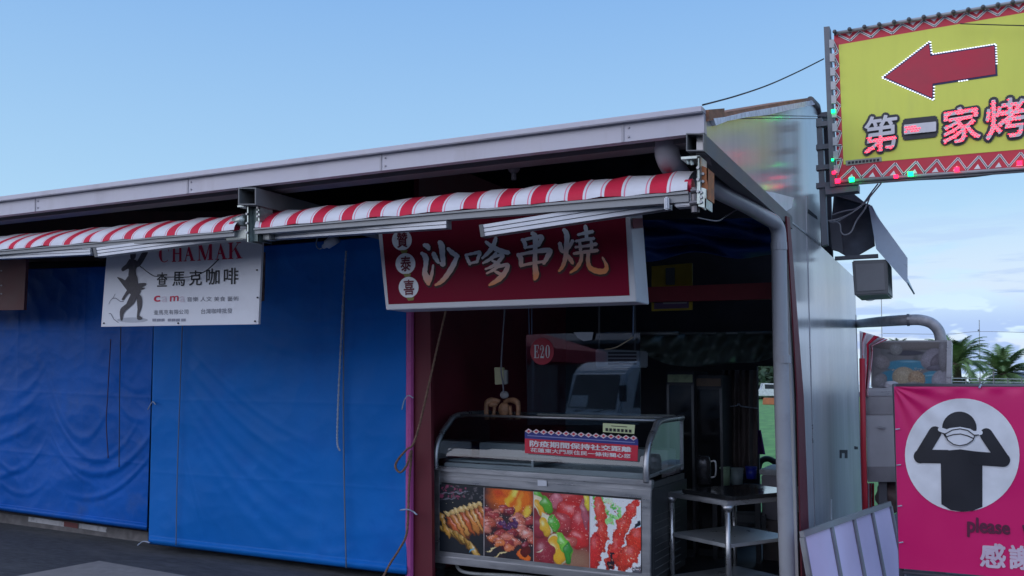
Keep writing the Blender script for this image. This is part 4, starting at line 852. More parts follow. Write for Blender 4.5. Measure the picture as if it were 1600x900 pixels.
# red/white striped tent cloth bunched beside the wall
cs = MB(); ys = 7.75
def drape(u, v):
    x0 = 1343+2*v; x1 = 1352+36*(1-v)**2.2+16*v if v < .5 else 1360+3*(1-v)
    x1 = 1361+26*max(0, 1-v*6)**1.0+3*math.sin(v*5)
    y = 517+v*110 if True else 0
    top = 517+12*u*(1-v)
    px = x0+(x1-x0)*u; py = 517+v*103+13*u*max(0, 1-v*3)
    return PY(px, py, ys+.06*math.sin(u*17+v*3)+.1*u)
cuts = [0, .14, .22, .52, .70, .86, .90, .97, 1.0]
for k in range(8): cs.grid(lambda u, v: drape(cuts[k]+(cuts[k+1]-cuts[k])*u, v), 3, 30, (1, 0)[k % 2] if k != 3 else 0)
o = cs.build('tent_cloth', [redf, whtf], None, smooth=True); o.modifiers.new('t', 'SOLIDIFY').thickness = .003
tag(o, 'red and white striped tent cloth bunched beside the end wall', 'tent cloth')
rp = MB(); rp.tube([PY(1347, 560, 7.7), PY(1349, 700, 7.7), PY(1352, 800, 7.7), PY(1353, 830, 7.7)], .022, 8); tag(rp.build('tent_pole', M('pole_red', (.45, .015, .03), .5), None, smooth=True), 'red upright pole just right of the end wall', 'pole')
cs = MB()
for k in range(5): cs.grid(lambda u, v: PY(1353+(k+u)*2.6, 755+v*45, 8.25+.02*math.sin((k+u)*2)), 2, 4, k % 2)
o = cs.build('tent_cloth', [redf, whtf], None, smooth=True); o.modifiers.new('t', 'SOLIDIFY').thickness = .003
tag(o, 'low strip of red and white tent cloth beneath the steel cabinet', 'tent cloth')
# ------------------------------------------------------------------ purple light box leaning by the wall
lb = thing('light_panel', PZ(1330, 905, .1), 'pale lilac panel of framed panes leaning at the foot of the end wall', 'panel')
tA_, tB_ = PZ(1253, 835, .62), PZ(1390, 787, .62)
dirv = (tB_-tA_).normalized(); outv = Vector((dirv.y, -dirv.x, 0)); down = (Vector((0, 0, -.62))+outv*.10)
bA, bB = tA_+down, tB_+down
lil = M('lilac_acrylic', (.80, .68, .93), .35, var=.08, scale=1.5, dirt=(.70, .58, .78), dscale=2, dlo=.5, dhi=.9); frm = M('frame_alu', (.30, .31, .33), .45, .6)
nr = dirv.cross(down).normalized()
if nr.x < 0: nr = -nr
cutt = [0, .275, .52, .745, 1]
for k in range(4):
    a, b = tA_.lerp(tB_, cutt[k]+.012), tA_.lerp(tB_, cutt[k+1]-.012)
    MB().slab([a, b, b+down, a+down], -nr*.02).build('pane', lil, lb)
for k, c in enumerate(cutt):
    a = tA_.lerp(tB_, c); MB().beam(a+down*.03, a+down, .030 if k in (0, 4) else .035, .03, up=nr).build('mullion', frm, lb)
MB().beam(tA_, tB_, .035, .028, up=nr).beam(bA+Vector((0, 0, .02)), bB+Vector((0, 0, .02)), .035, .028, up=nr).build('frame', frm, lb)
# ------------------------------------------------------------------ magenta banner
YM = 6.4
bn = thing('banner', PY(1500, 892, YM), 'magenta mask banner with a dark figure in a pale circle, tied in a frame', 'banner')
xe = 1800; QB = [(1397, 604), (xe, 605), (xe, 922), (1405, 888)]
def wr(px, py):   # soft creases radiating from the upper left tie
    dx, dy = px-1397, py-604; r = math.hypot(dx, dy); a = math.atan2(dy, dx)
    return .007*math.exp(-r/90)*math.sin(a*13+.6*math.sin(r*.03))*min(1, r/12)+.006*math.sin(px*.03+1)+.005*math.sin(py*.021+px*.008)+.006*math.exp(-((py-606)/7)**2)*math.sin(px*.11)
def bn_on(o): return lambda px, py: PY(px, py, YM-.02-wr(px, py)-o)
m = MB(); m.grid(lambda u, v: bn_on(0)(*bil(QB, u, 1-v)), 220, 150)
o = m.build('banner_cloth', M('banner_magenta', (.70, .006, .15), .42, var=.04, scale=3, bump=.05, bscale=300), bn, smooth=True)
def tri_fill(pts, fn, step=5):
    """fill a pixel polygon with a fine mesh so it follows the cloth"""
    bm = bmesh.new(); bm.faces.new([bm.verts.new((x, y, 0)) for x, y in pts])
    xs = [p[0] for p in pts]; ys = [p[1] for p in pts]
    for ax, lo, hi in ((0, min(xs), max(xs)), (1, min(ys), max(ys))):
        t = lo+step
        while t < hi:
            pc = Vector((t, 0, 0)) if ax == 0 else Vector((0, t, 0)); no = Vector((1, 0, 0)) if ax == 0 else Vector((0, 1, 0))
            bmesh.ops.bisect_plane(bm, geom=bm.verts[:]+bm.edges[:]+bm.faces[:], plane_co=pc, plane_no=no); t += step
    bmesh.ops.triangulate(bm, faces=bm.faces[:])
    bm.verts.index_update(); vs = [fn(v.co.x, v.co.y) for v in bm.verts]; fs = [tuple(v.index for v in f.verts) for f in bm.faces]; bm.free(); return vs, fs
m = MB(); m.add(*tri_fill(circ(1503.5, 711, 89.5, 88.5, 56), bn_on(.004))); m.build('white_disc', M('disc_pale', (.78, .80, .84), .45), bn)
inkb = M('figure_black', (.012, .013, .02), .5); m = MB()
for k, pts in enumerate((circ(1499, 669, 27, 26, 30), [(1458, 703), (1480, 704), (1500, 702), (1522, 705), (1544, 707), (1535, 728), (1535, 792), (1520, 798), (1503, 799.5), (1486, 797), (1471, 788), (1470, 725)])):
    m.add(*tri_fill(pts, bn_on(.007+.0006*k)))
def capsule(x0, y0, x1, y1, r):
    a = math.atan2(y1-y0, x1-x0); n = 9
    return [(x0+r*math.cos(a+math.pi/2+math.pi*k/n), y0+r*math.sin(a+math.pi/2+math.pi*k/n)) for k in range(n+1)]+[(x1+r*math.cos(a-math.pi/2+math.pi*k/n), y1+r*math.sin(a-math.pi/2+math.pi*k/n)) for k in range(n+1)]
for k, c in enumerate(((1461, 676, 1438, 714, 10), (1438, 713, 1480, 713.5, 10.5), (1541, 679, 1568, 719, 10), (1568, 719, 1525, 716, 10.5))): m.add(*tri_fill(capsule(*c), bn_on(.0085+.0006*k)))
m.build('printed_figure', inkb, bn)
m = MB(); m.add(*tri_fill([(1476, 672), (1484, 669), (1500, 667), (1516, 670), (1524, 675), (1522, 686), (1512, 695), (1500, 699), (1486, 695), (1478, 685)], bn_on(.0115))); m.add(*tri_fill(capsule(1469, 671, 1478, 674, 3.5), bn_on(.0125))); m.add(*tri_fill(capsule(1532, 676, 1522, 677, 3.5), bn_on(.0125)));
m.build('printed_mask', M('disc_pale', (.6, .62, .66), .45), bn)
m = MB()
def arcl(pts, w_): 
    for (a, b) in zip(pts, pts[1:]): m.add(*tri_fill(capsule(a[0], a[1], b[0], b[1], w_), bn_on(.0145)))
arcl([(1471, 676.5), (1477, 678), (1488, 672), (1500, 670), (1512, 672.5), (1522, 680), (1529, 679.5)], .8)
arcl([(1480, 682), (1490, 679), (1501, 678), (1512, 681), (1521, 685)], .8); arcl([(1477, 679), (1481, 688), (1490, 694.5), (1500, 696.5), (1511, 694), (1520, 688), (1523, 681)], .8)
m.build('printed_line', inkb, bn)
m = MB(); text_on(m, 'please', [(1512, 808), (1577, 815), (1578, 841), (1512, 838)], bn_on(.006), offset=.035); text_on(m, 'wear', [(1598, 821), (1660, 828), (1660, 846), (1598, 842)], bn_on(.006), offset=.035); m.build('lettering', M('letter_plum', (.12, .012, .05), .6), bn)
m = MB(); text_on(m, '感', [(1533, 849), (1570, 851), (1571, 888), (1532, 885)], bn_on(.006), offset=.03); text_on(m, '謝', [(1577, 852), (1616, 855), (1617, 891), (1578, 888)], bn_on(.006), offset=.03); text_on(m, '配合', [(1622, 856), (1700, 862), (1700, 898), (1622, 892)], bn_on(.006), offset=.03); m.build('lettering', M('letter_lilac', (.62, .50, .62), .6), bn)
m = MB()
for y in (671, 727, 791, 848): m.tube([PY(1397+(y-604)*.03, y, YM-.04), PY(1404+(y-604)*.03, y-1, YM-.04)], .004, 5)
m.tube([PY(1530, 606, YM-.04), PY(1533, 601, YM-.02)], .006, 5); m.build('tie', ropew, bn)
m = MB(); m.tube([PY(1396, 602.5, YM+.03), PY(1860, 603.5, YM+.03)], .014, 8); m.tube([PY(1398, 600, YM+.03), PY(1411, 960, YM+.03)], .016, 8); m.tube([PY(1405, 893, YM+.03), PY(1860, 935, YM+.03)], .014, 8); m.build('frame', gm, bn, smooth=True)
# ------------------------------------------------------------------ palms, lamp mast, distant things
leafm = M('palm_leaf', (.12, .20, .07), .6, var=.35, scale=4); leafd = M('palm_leaf_dry', (.16, .14, .06), .7, var=.3); trunkm = M('palm_trunk', (.08, .06, .045), .9, var=.3, scale=12, bump=.6, bscale=10)
def palm(px, pyb, pyt, dist, crown_px, label, seed):
    r = random.Random(seed); base = PD(px, 600, dist); base.z = 0; k = dist/F
    hz = PD(px, pyt, dist).z; sc = crown_px*k
    t = thing('palm_tree', base, label, 'palm tree', 'palms beyond the stalls')
    top = Vector((base.x+.2*sc*0, base.y, hz-sc*.95))
    MB().tube([base, base.lerp(top, .4)+Vector((.05, 0, 0)), top, top+Vector((0, 0, sc*.15))], [.26*sc/2.2, .20*sc/2.2, .22*sc/2.2, .3*sc/2.2], 9).build('trunk', trunkm, t, smooth=True)
    for i in range(48):
        el = r.uniform(-.35, 1.45) if i > 7 else r.uniform(1.0, 1.5); az_ = i*2.399+r.uniform(-.2, .2); ln = sc*r.uniform(.85, 1.12)
        h_ = Vector((math.cos(az_), math.sin(az_), 0)); p = top+Vector((0, 0, sc*.12)); m = MB(); e = el; pts = [p.copy()]; n = 12
        for s_ in range(n): p = p+(h_*math.cos(e)+Vector((0, 0, math.sin(e))))*ln/n; e -= (1.5+.5*math.cos(el))/n*(.45+s_/n); pts.append(p.copy())
        m.tube(pts, [.022*sc/2.2*(1-j/(n+3)) for j in range(n+1)], 4)
        side_ = h_.cross(Vector((0, 0, 1)))
        for j in range(2, 4*n):
            q0 = pts[int(j/4)].lerp(pts[min(n, int(j/4)+1)], j/4 % 1); d = (pts[min(n, int(j/4)+1)]-pts[int(j/4)])
            if d.length < 1e-6: continue
            d.normalize(); lw = ln*.27*math.sin(math.pi*min(1, (j/4/n)**.75*.92+.05))+.02
            for s2 in (-1, 1):
                tip = q0+(side_*s2*.75+d*.6+Vector((0, 0, -.25+r.uniform(-.1, .1)))).normalized()*lw*r.uniform(.8, 1.1); wv = d*ln*.013
                m.add([q0-wv, q0+wv, tip], [(0, 1, 2)])
        m.build('frond', leafd if el < -.22 else leafm, t)
palm(1496, 600, 517, 33, 62, 'palm tree whose crown is partly behind the rock-picture case', 3)
palm(1568, 600, 533, 36, 62, 'palm tree standing farthest right with its trunk showing', 5)
palm(1405, 600, 526, 60, 34, 'palm tree whose frond tips just show over the rock-picture case', 9)
def mast(px, y0, y1, dist, name, label, cat, arms=True):
    k = dist/F; b = PD(px, 598, dist); t = PD(px, y0, dist); b.z = 0; th_ = thing(name, b, label, cat)
    MB().tube([b, t], [.9*k, .6*k], 8).build('pole', M('mast_grey', (.45, .45, .46), .6), th_)
    if arms:
        MB().beam(PD(px, y0+32, dist), PD(px-6, y0+22+12, dist), .6*k, .6*k).ball(PD(px-8, y0+34.5, dist), 2.6*k, 1.5, 1, .5, n=6).build('lamp_head', darkst, th_)
        MB().box(*(lambda p: (p.x-1.2*k, p.x+1.2*k, p.y-.1, p.y+.1, p.z-1*k, p.z+1*k))(PD(px-1, y0+16, dist))).build('clamp', darkst, th_)
    return th_
mast(1530, 500, 598, 45, 'lamp_mast', 'slim pale lamp mast with a small side lamp between the palms', 'lamp mast')
mast(1377, 460, 540, 20, 'flag_pole', 'thin pale pole rising behind the exhaust pipe', 'pole', False)
cord('cable', [PD(1376, 460, 20), PD(1366, 468, 20), PD(1354, 469, 20), PD(1338, 460, 20)], .012, wc, 'faint wire sagging from the thin pale pole to the wall', cat='cable')
cord('cable', [PD(1380, 521, 45), PD(1480, 522, 45), PD(1530, 518, 45), PD(1620, 520, 45)], .014, wc, 'faint overhead wire passing the lamp mast', cat='cable')
# railing and far low pavilion
rl = thing('railing', PD(1540, 598, 28), 'pale thin railing in front of the palms', 'railing'); a, b = PD(1487, 591, 28), PD(1640, 593, 28)
m = MB()
for dz in (0, -.10, -.2): m.tube([a+Vector((0, 0, dz)), b+Vector((0, 0, dz))], .012, 6)
m.build('rail', M('rail_white', (.5, .52, .54), .5), rl)
for k in range(8):
    p = a.lerp(b, k/7); m = MB().tube([Vector((p.x, p.y, 0)), p+Vector((0, 0, .03 if k % 3 else .25))], .022, 6); m.build('post', M('rail_post', (.18, .17, .17), .6), rl)
pv = thing('pavilion', PD(1600, 600, 60), 'distant low pavilion with a dark hipped roof behind the palms', 'building'); pb = PD(1600, 600, 60); k = 60/F
m = MB(); z0 = PD(1600, 591, 60).z; z1 = PD(1600, 580, 60).z; X0, X1 = -52*k, 60*k
m.add([(pb.x+X0, pb.y-2, z0), (pb.x+X1, pb.y-2, z0), (pb.x+X1, pb.y+6, z0), (pb.x+X0, pb.y+6, z0), (pb.x+X0+20*k, pb.y+2, z1), (pb.x+X1-20*k, pb.y+2, z1)], [(0, 1, 5, 4), (1, 2, 5), (2, 3, 4, 5), (3, 0, 4), (3, 2, 1, 0)])
m.build('roof', M('far_roof', (.09, .10, .12), .7), pv)
MB().box(pb.x+X0+6*k, pb.x+X1-6*k, pb.y-1, pb.y+5, 0, z0).build('wall', M('far_wall', (.22, .24, .27), .8), pv)
def bush(name, c, rx, ry, rz, n, leaf, mat, label, cat, group=None):
    r = random.Random(int(c[0]*10)); m = MB()
    lobes = [(Vector((r.uniform(-.7, .7)*rx, r.uniform(-.7, .7)*ry, r.uniform(.25, .8)*rz)), r.uniform(.25, .5)) for _ in range(12)]
    for _ in range(n):
        l_, lr = r.choice(lobes); d = Vector((r.gauss(0, 1), r.gauss(0, 1), r.gauss(0, 1))).normalized()*lr*r.uniform(.5, 1.05)
        p = Vector(c)+l_+Vector((d.x*rx, d.y*ry, d.z*rz)); a = Vector((r.gauss(0, 1), r.gauss(0, 1), r.gauss(0, 1))).normalized()*leaf; b = a.orthogonal().normalized()*leaf*.5
        p.z = max(p.z, .05)
        m.add([p-a, p+b, p+a, p-b], [(0, 1, 2, 3)])
    t = thing(name, c, label, cat, group); m.build('crown', mat, t); MB().tube([Vector(c), Vector(c)+Vector((0, 0, rz*.6))], .05*rz, 6).build('trunk', trunkm, t); return t
dk = M('far_foliage', (.035, .065, .03), .8, var=.4, scale=1)
p = PD(1545, 600, 50); bush('tree', (p.x, p.y, 0), 2.2, 1, 1.95, 900, .22, dk, 'low dark wind-shaped tree at the foot of the lamp mast', 'tree')
# tree line seen through the gap at the back of the stall
for k in range(7):
    px = 1168+k*13; p = PD(px, 600, 88+3*(k % 3)); bush('tree', (p.x, p.y, 0), 3.2, 2, 4.4+.7*(k % 3), 700, .4, dk, None, 'tree', 'trees across the lawn')
for i, o in enumerate([o for o in COL.objects if o.get('group') == 'trees across the lawn']): o['label'] = 'dark leafy tree across the lawn, in the row seen through the stall\'s back opening'
# parked white pickup and orange box beyond the lawn
def pickup(c, yaw, s, label, name='pickup_truck'):
    t = thing(name, (0, 0, 0), label, 'truck'); whitep = M('car_white', (.62, .64, .66), .3, coat=.5); gls = M('car_glass', (.02, .025, .03), .08)
    prof_ = [(-2.2, .45), (2.3, .45), (2.35, .95), (1.2, 1.05), (.65, 1.55), (-.45, 1.58), (-.6, 1.02), (-2.25, 1.0)]
    MB().slab([(x, -.8, z_) for x, z_ in prof_], (0, 1.6, 0)).build('body', whitep, t, bevel=.04)
    for y0 in (-.806, .796): MB().slab([(-.35, y0, 1.08), (.98, y0, 1.08), (.6, y0, 1.46), (-.35, y0, 1.48)], (0, .01, 0)).build('side_window', gls, t)
    for x in (-1.5, 1.5):
        for y0 in (-.82, .64):
            MB().tube([(x, y0, .34), (x, y0+.18, .34)], .34, 16).build('wheel', black, t)
    t.location = c; t.rotation_euler.z = yaw; return t
p = PD(1199, 600, 80); pickup((p.x, p.y, 0), .35, 1, 'small white pickup parked beyond the lawn')
p = PD(1207, 600, 66); tag(MB().hexa([(p.x-.7, p.y-.3, .0), (p.x+.6, p.y-.3, .0), (p.x+.55, p.y-.3, .5), (p.x-.65, p.y-.3, .5)], [(p.x-.7, p.y+.3, 0), (p.x+.6, p.y+.3, 0), (p.x+.55, p.y+.3, .5), (p.x-.65, p.y+.3, .5)]).build('barrier', M('orange_plastic', (.40, .13, .05), .6), None, bevel=.04), 'orange barrier on the lawn in front of the white pickup', 'barrier')
# ------------------------------------------------------------------ display freezer
YZ = 6.13
fz = thing('display_freezer', PY(840, 900, YZ), 'stainless display freezer with curved glass lid and pictures of grilled skewers on its front', 'freezer')
fz.location.z = 0
fzs = M('freezer_steel', (.42, .43, .45), .35, .8, var=.10, scale=3, stretch=(1, 6, 6), dirt=(.24, .24, .25), dscale=4); fzd = M('freezer_dark', (.05, .055, .06), .5, .4); fzw = M('freezer_liner', (.34, .37, .39), .4, .2, var=.1)
Z_ = lambda px, py, o=0: PY(px, py, YZ-o)
DP = .90; D_ = Vector((0, DP, 0))
m = MB(); m.slab([Z_(686, 754), Z_(1001, 780), Z_(1016, 920), Z_(672, 869)], D_); 
core = [Z_(678, 738), Z_(1018, 766), Z_(1018, 905), Z_(676, 868)]
MB().slab([p+Vector((0, .02, 0)) for p in core], D_-Vector((0, .04, 0))).build('cabinet', fzd, fz)
def band(nm, q_, o=.0, th=.03, mt=fzs, bv=.004): return MB().slab([Z_(x, y, o) for x, y in q_], (0, th, 0)).build(nm, mt, fz, bevel=bv)
band('upper_rail', [(683, 728), (1018, 751), (1018, 760), (683, 736)], .02, .06)
band('upper_band', [(686, 735.5), (1018, 759.5), (1017, 780), (686, 753.5)], .0, .05)
band('upper_band_edge', [(686, 741), (1018, 766), (1018, 768), (686, 743)], .008, .02)
band('lower_band', [(674, 860), (1016, 896), (1016, 912), (674, 870)], .01, .05); band('bottom_rail', [(672, 868), (1018, 905), (1018, 917), (671, 878)], .03, .07)
band('left_stile', [(675, 735), (687, 736), (686, 862), (674, 861)], .006, .05); band('right_stile', [(1002, 778), (1017, 779), (1016, 898), (1002, 896)], .006, .05)
band('label_patch', [(840, 750), (854, 751), (854, 760), (840, 759)], .012, .004, M('white_board', (.6, .6, .6)), 0)
topy_ = lambda x: lin(688, 756.5, 1001, 781.5, x); boty_ = lambda x: lin(688, 861, 1001, 896, x)
for a, b in ((756.2, 0), (833.6, 0), (921.4, 0)):
    x = a; MB().slab([Z_(x-.7, topy_(x), .011), Z_(x+.7, topy_(x), .011), Z_(x+.7, boty_(x), .011), Z_(x-.7, boty_(x), .011)], (0, .004, 0)).build('picture_joint', M('joint_pale', (.5, .45, .45), .5), fz)
# four printed pictures ---------------------------------------------------
fmat = vcol_mat('food_print', .38)
TLx, TRx = (688, 756.5), (1001, 781.5); BLx, BRx = (688, 861), (1001, 896)
def topy(x): return lin(688, 756.5, 1001, 781.5, x)
def boty(x): return lin(688, 861, 1001, 896, x)
def foodpic(P_, x0, x1):
    P_.a = np.clip(P_.a*1.25, 0, .95); return picture('food_picture', P_, [(x0, topy(x0)), (x1, topy(x1)), (x1, boty(x1)), (x0, boty(x0))], lambda px, py: Z_(px, py, .012), fmat, fz)
# 1 golden glazed wings in a row
A = Paint(70, 108, (.012, .016, .022), 2); A.specks(40, (0, 0, 40, 22), (.25, .05, .10), (1, 3)); A.specks(25, (20, 0, 70, 20), (.10, .09, .10), (1, 3)); A.line(0, 16, 50, 8, 1, (.2, .2, .24)); A.line(0, 26, 30, 20, 1, (.15, .15, .18))
for k in range(8):
    x, y = 66-7.2*k, 30+3.0*k; A.blob(x+7, y+17, 24, 6.2, 1.02+.03*(k % 3), (.16, .04, .01), 0, edge=.2, shade=.2); A.blob(x+6, y+15, 22, 4.6, 1.02+.03*(k % 3), ((.66, .24, .05), (.58, .12, .03), (.72, .34, .08))[k % 3], .35, tex=.12, shade=.75); A.blob(x-3, y-4, 5.5, 4.2, .5, (.72, .48, .18), .3, tex=.2, shade=.6)
for k in range(7): A.blob(14+7*k, 76+1.5*k+k*k*.5, 20, 5.4, .45+.09*k, (.14, .06, .01), 0, edge=.2, shade=.2); A.blob(13+7*k, 75+1.5*k+k*k*.5, 19, 4.0, .45+.09*k, ((.60, .36, .08), (.50, .26, .04))[k % 2], .3, tex=.12, shade=.75)
for k in range(3): A.blob(4+4*k, 56+9*k, 13, 4.5, 1.2, (.66, .32, .05), .3, tex=.12, shade=.7)
A.line(46, 106, 56, 97, 1, (.1, .4, .6))
A.warp(1.6, .22, 1); A.warp(.5, .8, 11); A.grain(.2); A.specks(14, (4, 20, 66, 60), (.95, .8, .5), (.4, .9)); foodpic(A, 687, 755.6)
# 2 skewered meat before flames
B = Paint(78, 112, (.03, .02, .025), 2); B.blob(44, 14, 46, 30, .0, (.75, .14, .01), edge=.8, shade=.1)
for x, y, rx, ry, c in ((40, 16, 7, 22, (.95, .45, .03)), (54, 24, 6, 26, (.95, .38, .04)), (66, 14, 8, 18, (.85, .16, .01)), (48, 6, 6, 10, (1, .68, .12)), (68, 34, 7, 14, (1, .55, .06)), (24, 8, 12, 8, (.6, .06, .01))): B.blob(x, y, rx, ry, rng.rand()-.5, c, edge=.9, shade=.1)
cols = [(.55, .10, .06), (.62, .16, .10), (.42, .05, .05), (.68, .22, .16), (.30, .03, .05), (.70, .18, .06)]
for k in range(40):
    x, y = rng.rand()*80, 26+k*1.5+rng.rand()*6
    if x > 48 and y < 44: continue
    r_a = rng.rand()*6; B.blob(x, y+1.5, 8+r_a, 6+r_a*.5, -.5, (.10, .01, .02), 0, edge=.3); B.blob(x, y, 7+r_a, 5+r_a*.5, -.5+.5*rng.rand(), cols[rng.randint(6)], .35*rng.rand()+.1, tex=.18, shade=.75)
for k in range(14): B.blob(22+rng.rand()*30, 46+rng.rand()*16, 4, 3, rng.rand()*3, (.10, .03, .12), .1, tex=.3)
B.specks(70, (0, 22, 78, 90), (.85, .50, .40), (.5, 1.2)); B.blob(10, 104, 16, 8, 0, (.02, .02, .03)); B.blob(50, 106, 20, 7, 0, (.02, .02, .03)); B.line(2, 106, 22, 92, 1.3, (.75, .60, .30)); B.line(12, 112, 40, 98, 1.6, (.78, .60, .28))
B.blob(26, 88, 9, 6, -.5, (.75, .20, .06), .2, tex=.3); B.blob(40, 94, 10, 6, -.5, (.75, .20, .08), .2, tex=.3); B.blob(62, 104, 12, 7, .5, (.85, .16, .02), .1); B.blob(66, 96, 8, 9, .5, (.12, .01, .01), .0)
B.warp(2.2, .2, 2); B.warp(.6, .8, 12); B.grain(.2); B.specks(60, (2, 22, 76, 90), (.95, .70, .62), (.4, .9)); foodpic(B, 756.8, 833)
# 3 peppers and beef cubes
C = Paint(90, 116, (.25, .03, .03), 2); C.blob(60, 105, 50, 24, 0, (.30, .16, .10), edge=.9, shade=.1)
for b in ((60, 8, 30, 14, 0, (.50, .03, .03), .1), (36, 12, 10, 14, .4, (.55, .14, .18), .2), (60, 34, 26, 24, .3, (.62, .02, .02), .3), (45, 46, 18, 16, .6, (.48, .05, .06), .2), (76, 48, 16, 30, .0, (.55, .03, .04), .2), (72, 72, 18, 16, .3, (.60, .03, .03), .25), (58, 76, 14, 8, .2, (.50, .10, .08), .2), (10, 58, 14, 20, 0, (.30, .03, .05), .1), (82, 30, 5, 26, -.15, (.42, .10, .14), .2),
          (4, 4, 10, 8, .3, (.10, .40, .03), .2), (8, 22, 9, 20, -.35, (.85, .72, .50), .1), (11, 27, 7, 17, -.35, (.85, .42, .03), .2), (21, 20, 7, 16, -.4, (.10, .38, .03), .3), (22, 50, 9, 18, -.35, (.80, .78, .55), .1), (18, 56, 8, 16, -.3, (.85, .48, .04), .3), (32, 50, 8, 15, -.4, (.10, .42, .04), .3),
          (38, 92, 15, 27, -.35, (.80, .78, .50), .1), (36, 94, 12, 25, -.35, (.90, .45, .03), .3), (50, 84, 9, 24, -.5, (.18, .55, .05), .3), (55, 96, 7, 20, .0, (.04, .28, .04), .1), (18, 98, 16, 22, -.3, (.32, .03, .05), .25), (86, 10, 5, 14, -.1, (.75, .60, .05), .2)): C.blob(*b[:6], b[6], tex=.18)
C.specks(90, (20, 4, 88, 70), (.85, .40, .35), (.4, 1.0)); C.line(4, 100, 16, 94, 1, (.8, .7, .5)); C.specks(60, (6, 80, 30, 112), (.5, .2, .2), (.4, .9))
C.warp(2.2, .14, 3); C.warp(.3, .8, 13); C.grain(.12); C.specks(50, (30, 6, 88, 90), (.95, .65, .6), (.4, .9)); foodpic(C, 834.2, 920.8)
# 4 spread prawns on pale dish with greens
G = Paint(84, 118, (.72, .76, .80), 2); 
for k in range(60): G.blob(6+rng.rand()*44, 2+rng.rand()*40, 2+rng.rand()*5, 1.5+rng.rand()*3, rng.rand()*3, [(.10, .50, .08), (.30, .70, .22), (.6, .8, .5)][rng.randint(3)], .1, edge=.5, shade=.2)
for b in ((17, 30, 9, 36, -.12, (.75, .07, .04)), (20, 62, 9, 30, .05, (.70, .05, .03)), (8, 90, 12, 34, .1, (.66, .03, .03)), (66, 22, 9, 26, .5, (.75, .04, .03)), (52, 50, 11, 28, .35, (.72, .05, .03)), (40, 88, 11, 34, .35, (.70, .04, .03)), (76, 64, 16, 24, .4, (.72, .04, .02)), (62, 94, 16, 26, .6, (.70, .05, .03))):
    G.blob(*b, .12, tex=.35, shade=.55)
G.line(74, 44, 84, 36, 3, (.01, .015, .03)); G.line(74, 46, 84, 40, 1.2, (.5, .7, .9)); G.blob(35, 104, 5, 14, .2, (.02, .01, .02)); G.blob(80, 112, 14, 8, -.5, (.10, .10, .12)); G.line(60, 114, 84, 102, 1, (.75, .75, .8)); G.line(66, 118, 84, 108, 1, (.75, .75, .8))
G.specks(170, (4, 4, 84, 116), (.85, .22, .12), (.5, 1.4)); G.specks(70, (14, 10, 70, 110), (.95, .75, .55), (.4, 1.0)); G.specks(60, (4, 4, 80, 116), (.35, .01, .02), (.5, 1.4))
G.warp(2.4, .2, 4); G.warp(.8, .7, 14); G.grain(.15); foodpic(G, 922, 1001.5)
# curved lid ---------------------------------------------------------------
X0, X1 = Z_(680, 735).x, Z_(1013, 760).x; zb0 = Z_(850, 744).z
prof_ = [(YZ-.01, zb0), (YZ-.015, zb0+.10), (YZ+.01, zb0+.20), (YZ+.07, zb0+.28), (YZ+.17, zb0+.35), (YZ+.32, zb0+.415), (YZ+.88, zb0+.42)]
pf = smoothpath([Vector((0, y, z_)) for y, z_ in prof_], 5)
def endframe(x, r, nm='lid_frame'): return MB().tube([Vector((x, p.y, p.z)) for p in pf], r, 8).build(nm, fzs, fz, smooth=True)
endframe(X0+.012, .024); endframe(X1-.01, .024)
tube_ = lambda a, b, r, nm, mt=fzs: MB().tube([a, b], r, 8).build(nm, mt, fz, smooth=True)
ztop = zb0+.42
tube_(Vector((X0, YZ+.33, ztop-.003)), Vector((X1, YZ+.33, ztop-.003)), .011, 'lid_rail'); tube_(Vector((X0, YZ+.88, ztop)), Vector((X1, YZ+.88, ztop)), .016, 'lid_rail')
gl1 = glassy('lid_glass', (.80, .86, .88), .05)
m = MB(); m.grid(lambda u, v: Vector((X0+.03+(X1-X0-.06)*u, 0, 0))+pf[int(v*(len(pf)-1)+.001)]-Vector((0, .004, 0)), 1, len(pf)-1); m.build('lid_glass', gl1, fz, smooth=True)
for x in (X0+.012, X1-.012):
    MB().add([Vector((x, p.y, p.z)) for p in pf]+[Vector((x, YZ+.88, zb0))], [tuple(range(len(pf)+1))]).build('side_glass', gl1, fz)
# sliding back lid panel on top + the right end second pane frame
m = MB().beam((X1-.02, YZ+.02, zb0+.03), (X1-.02, YZ+.86, zb0+.05), .02, .02); m.beam((X1-.005, YZ+.05, zb0+.035), (X1-.005, YZ+.86, zb0+.06), .012, .012); m.beam((X1-.01, YZ+.87, zb0+.02), (X1-.01, YZ+.87, ztop), .02, .02); m.build('side_frame', fzs, fz)
m = MB(); c_ = X0+(X1-X0)*.42
for a, b in (((c_, YZ+.33), (X1-.06, YZ+.33)), ((c_+.1, YZ+.84), (X1-.06, YZ+.84)), ((c_, YZ+.33), (c_+.1, YZ+.84))): m.beam((a[0], a[1], ztop+.018), (b[0], b[1], ztop+.018), .012, .012)
m.build('sliding_pane', M('pane_edge', (.10, .12, .12), .3), fz)
# inside: pale shelves, liner walls
m = MB(); m.box(X0+.05, X1-.05, YZ+.05, YZ+.10, zb0-.02, zb0+.055); m.box(X0+.05, X1-.05, YZ+.62, YZ+.84, zb0, zb0+.18); m.build('liner', fzw, fz, bevel=.006)
m = MB(); m.box(X0+.06, X0+(X1-X0)*.46, YZ+.10, YZ+.60, zb0+.06, zb0+.075); m.box(X0+(X1-X0)*.48, X1-.07, YZ+.12, YZ+.60, zb0+.02, zb0+.035); m.build('inner_tray', M('tray_steel', (.30, .34, .36), .35, .6), fz, bevel=.003)
m = MB().beam((X0+(X1-X0)*.47, YZ+.06, zb0+.0), (X0+(X1-X0)*.47, YZ+.06, zb0+.11), .02, .012); m.build('tray_post', fzw, fz)
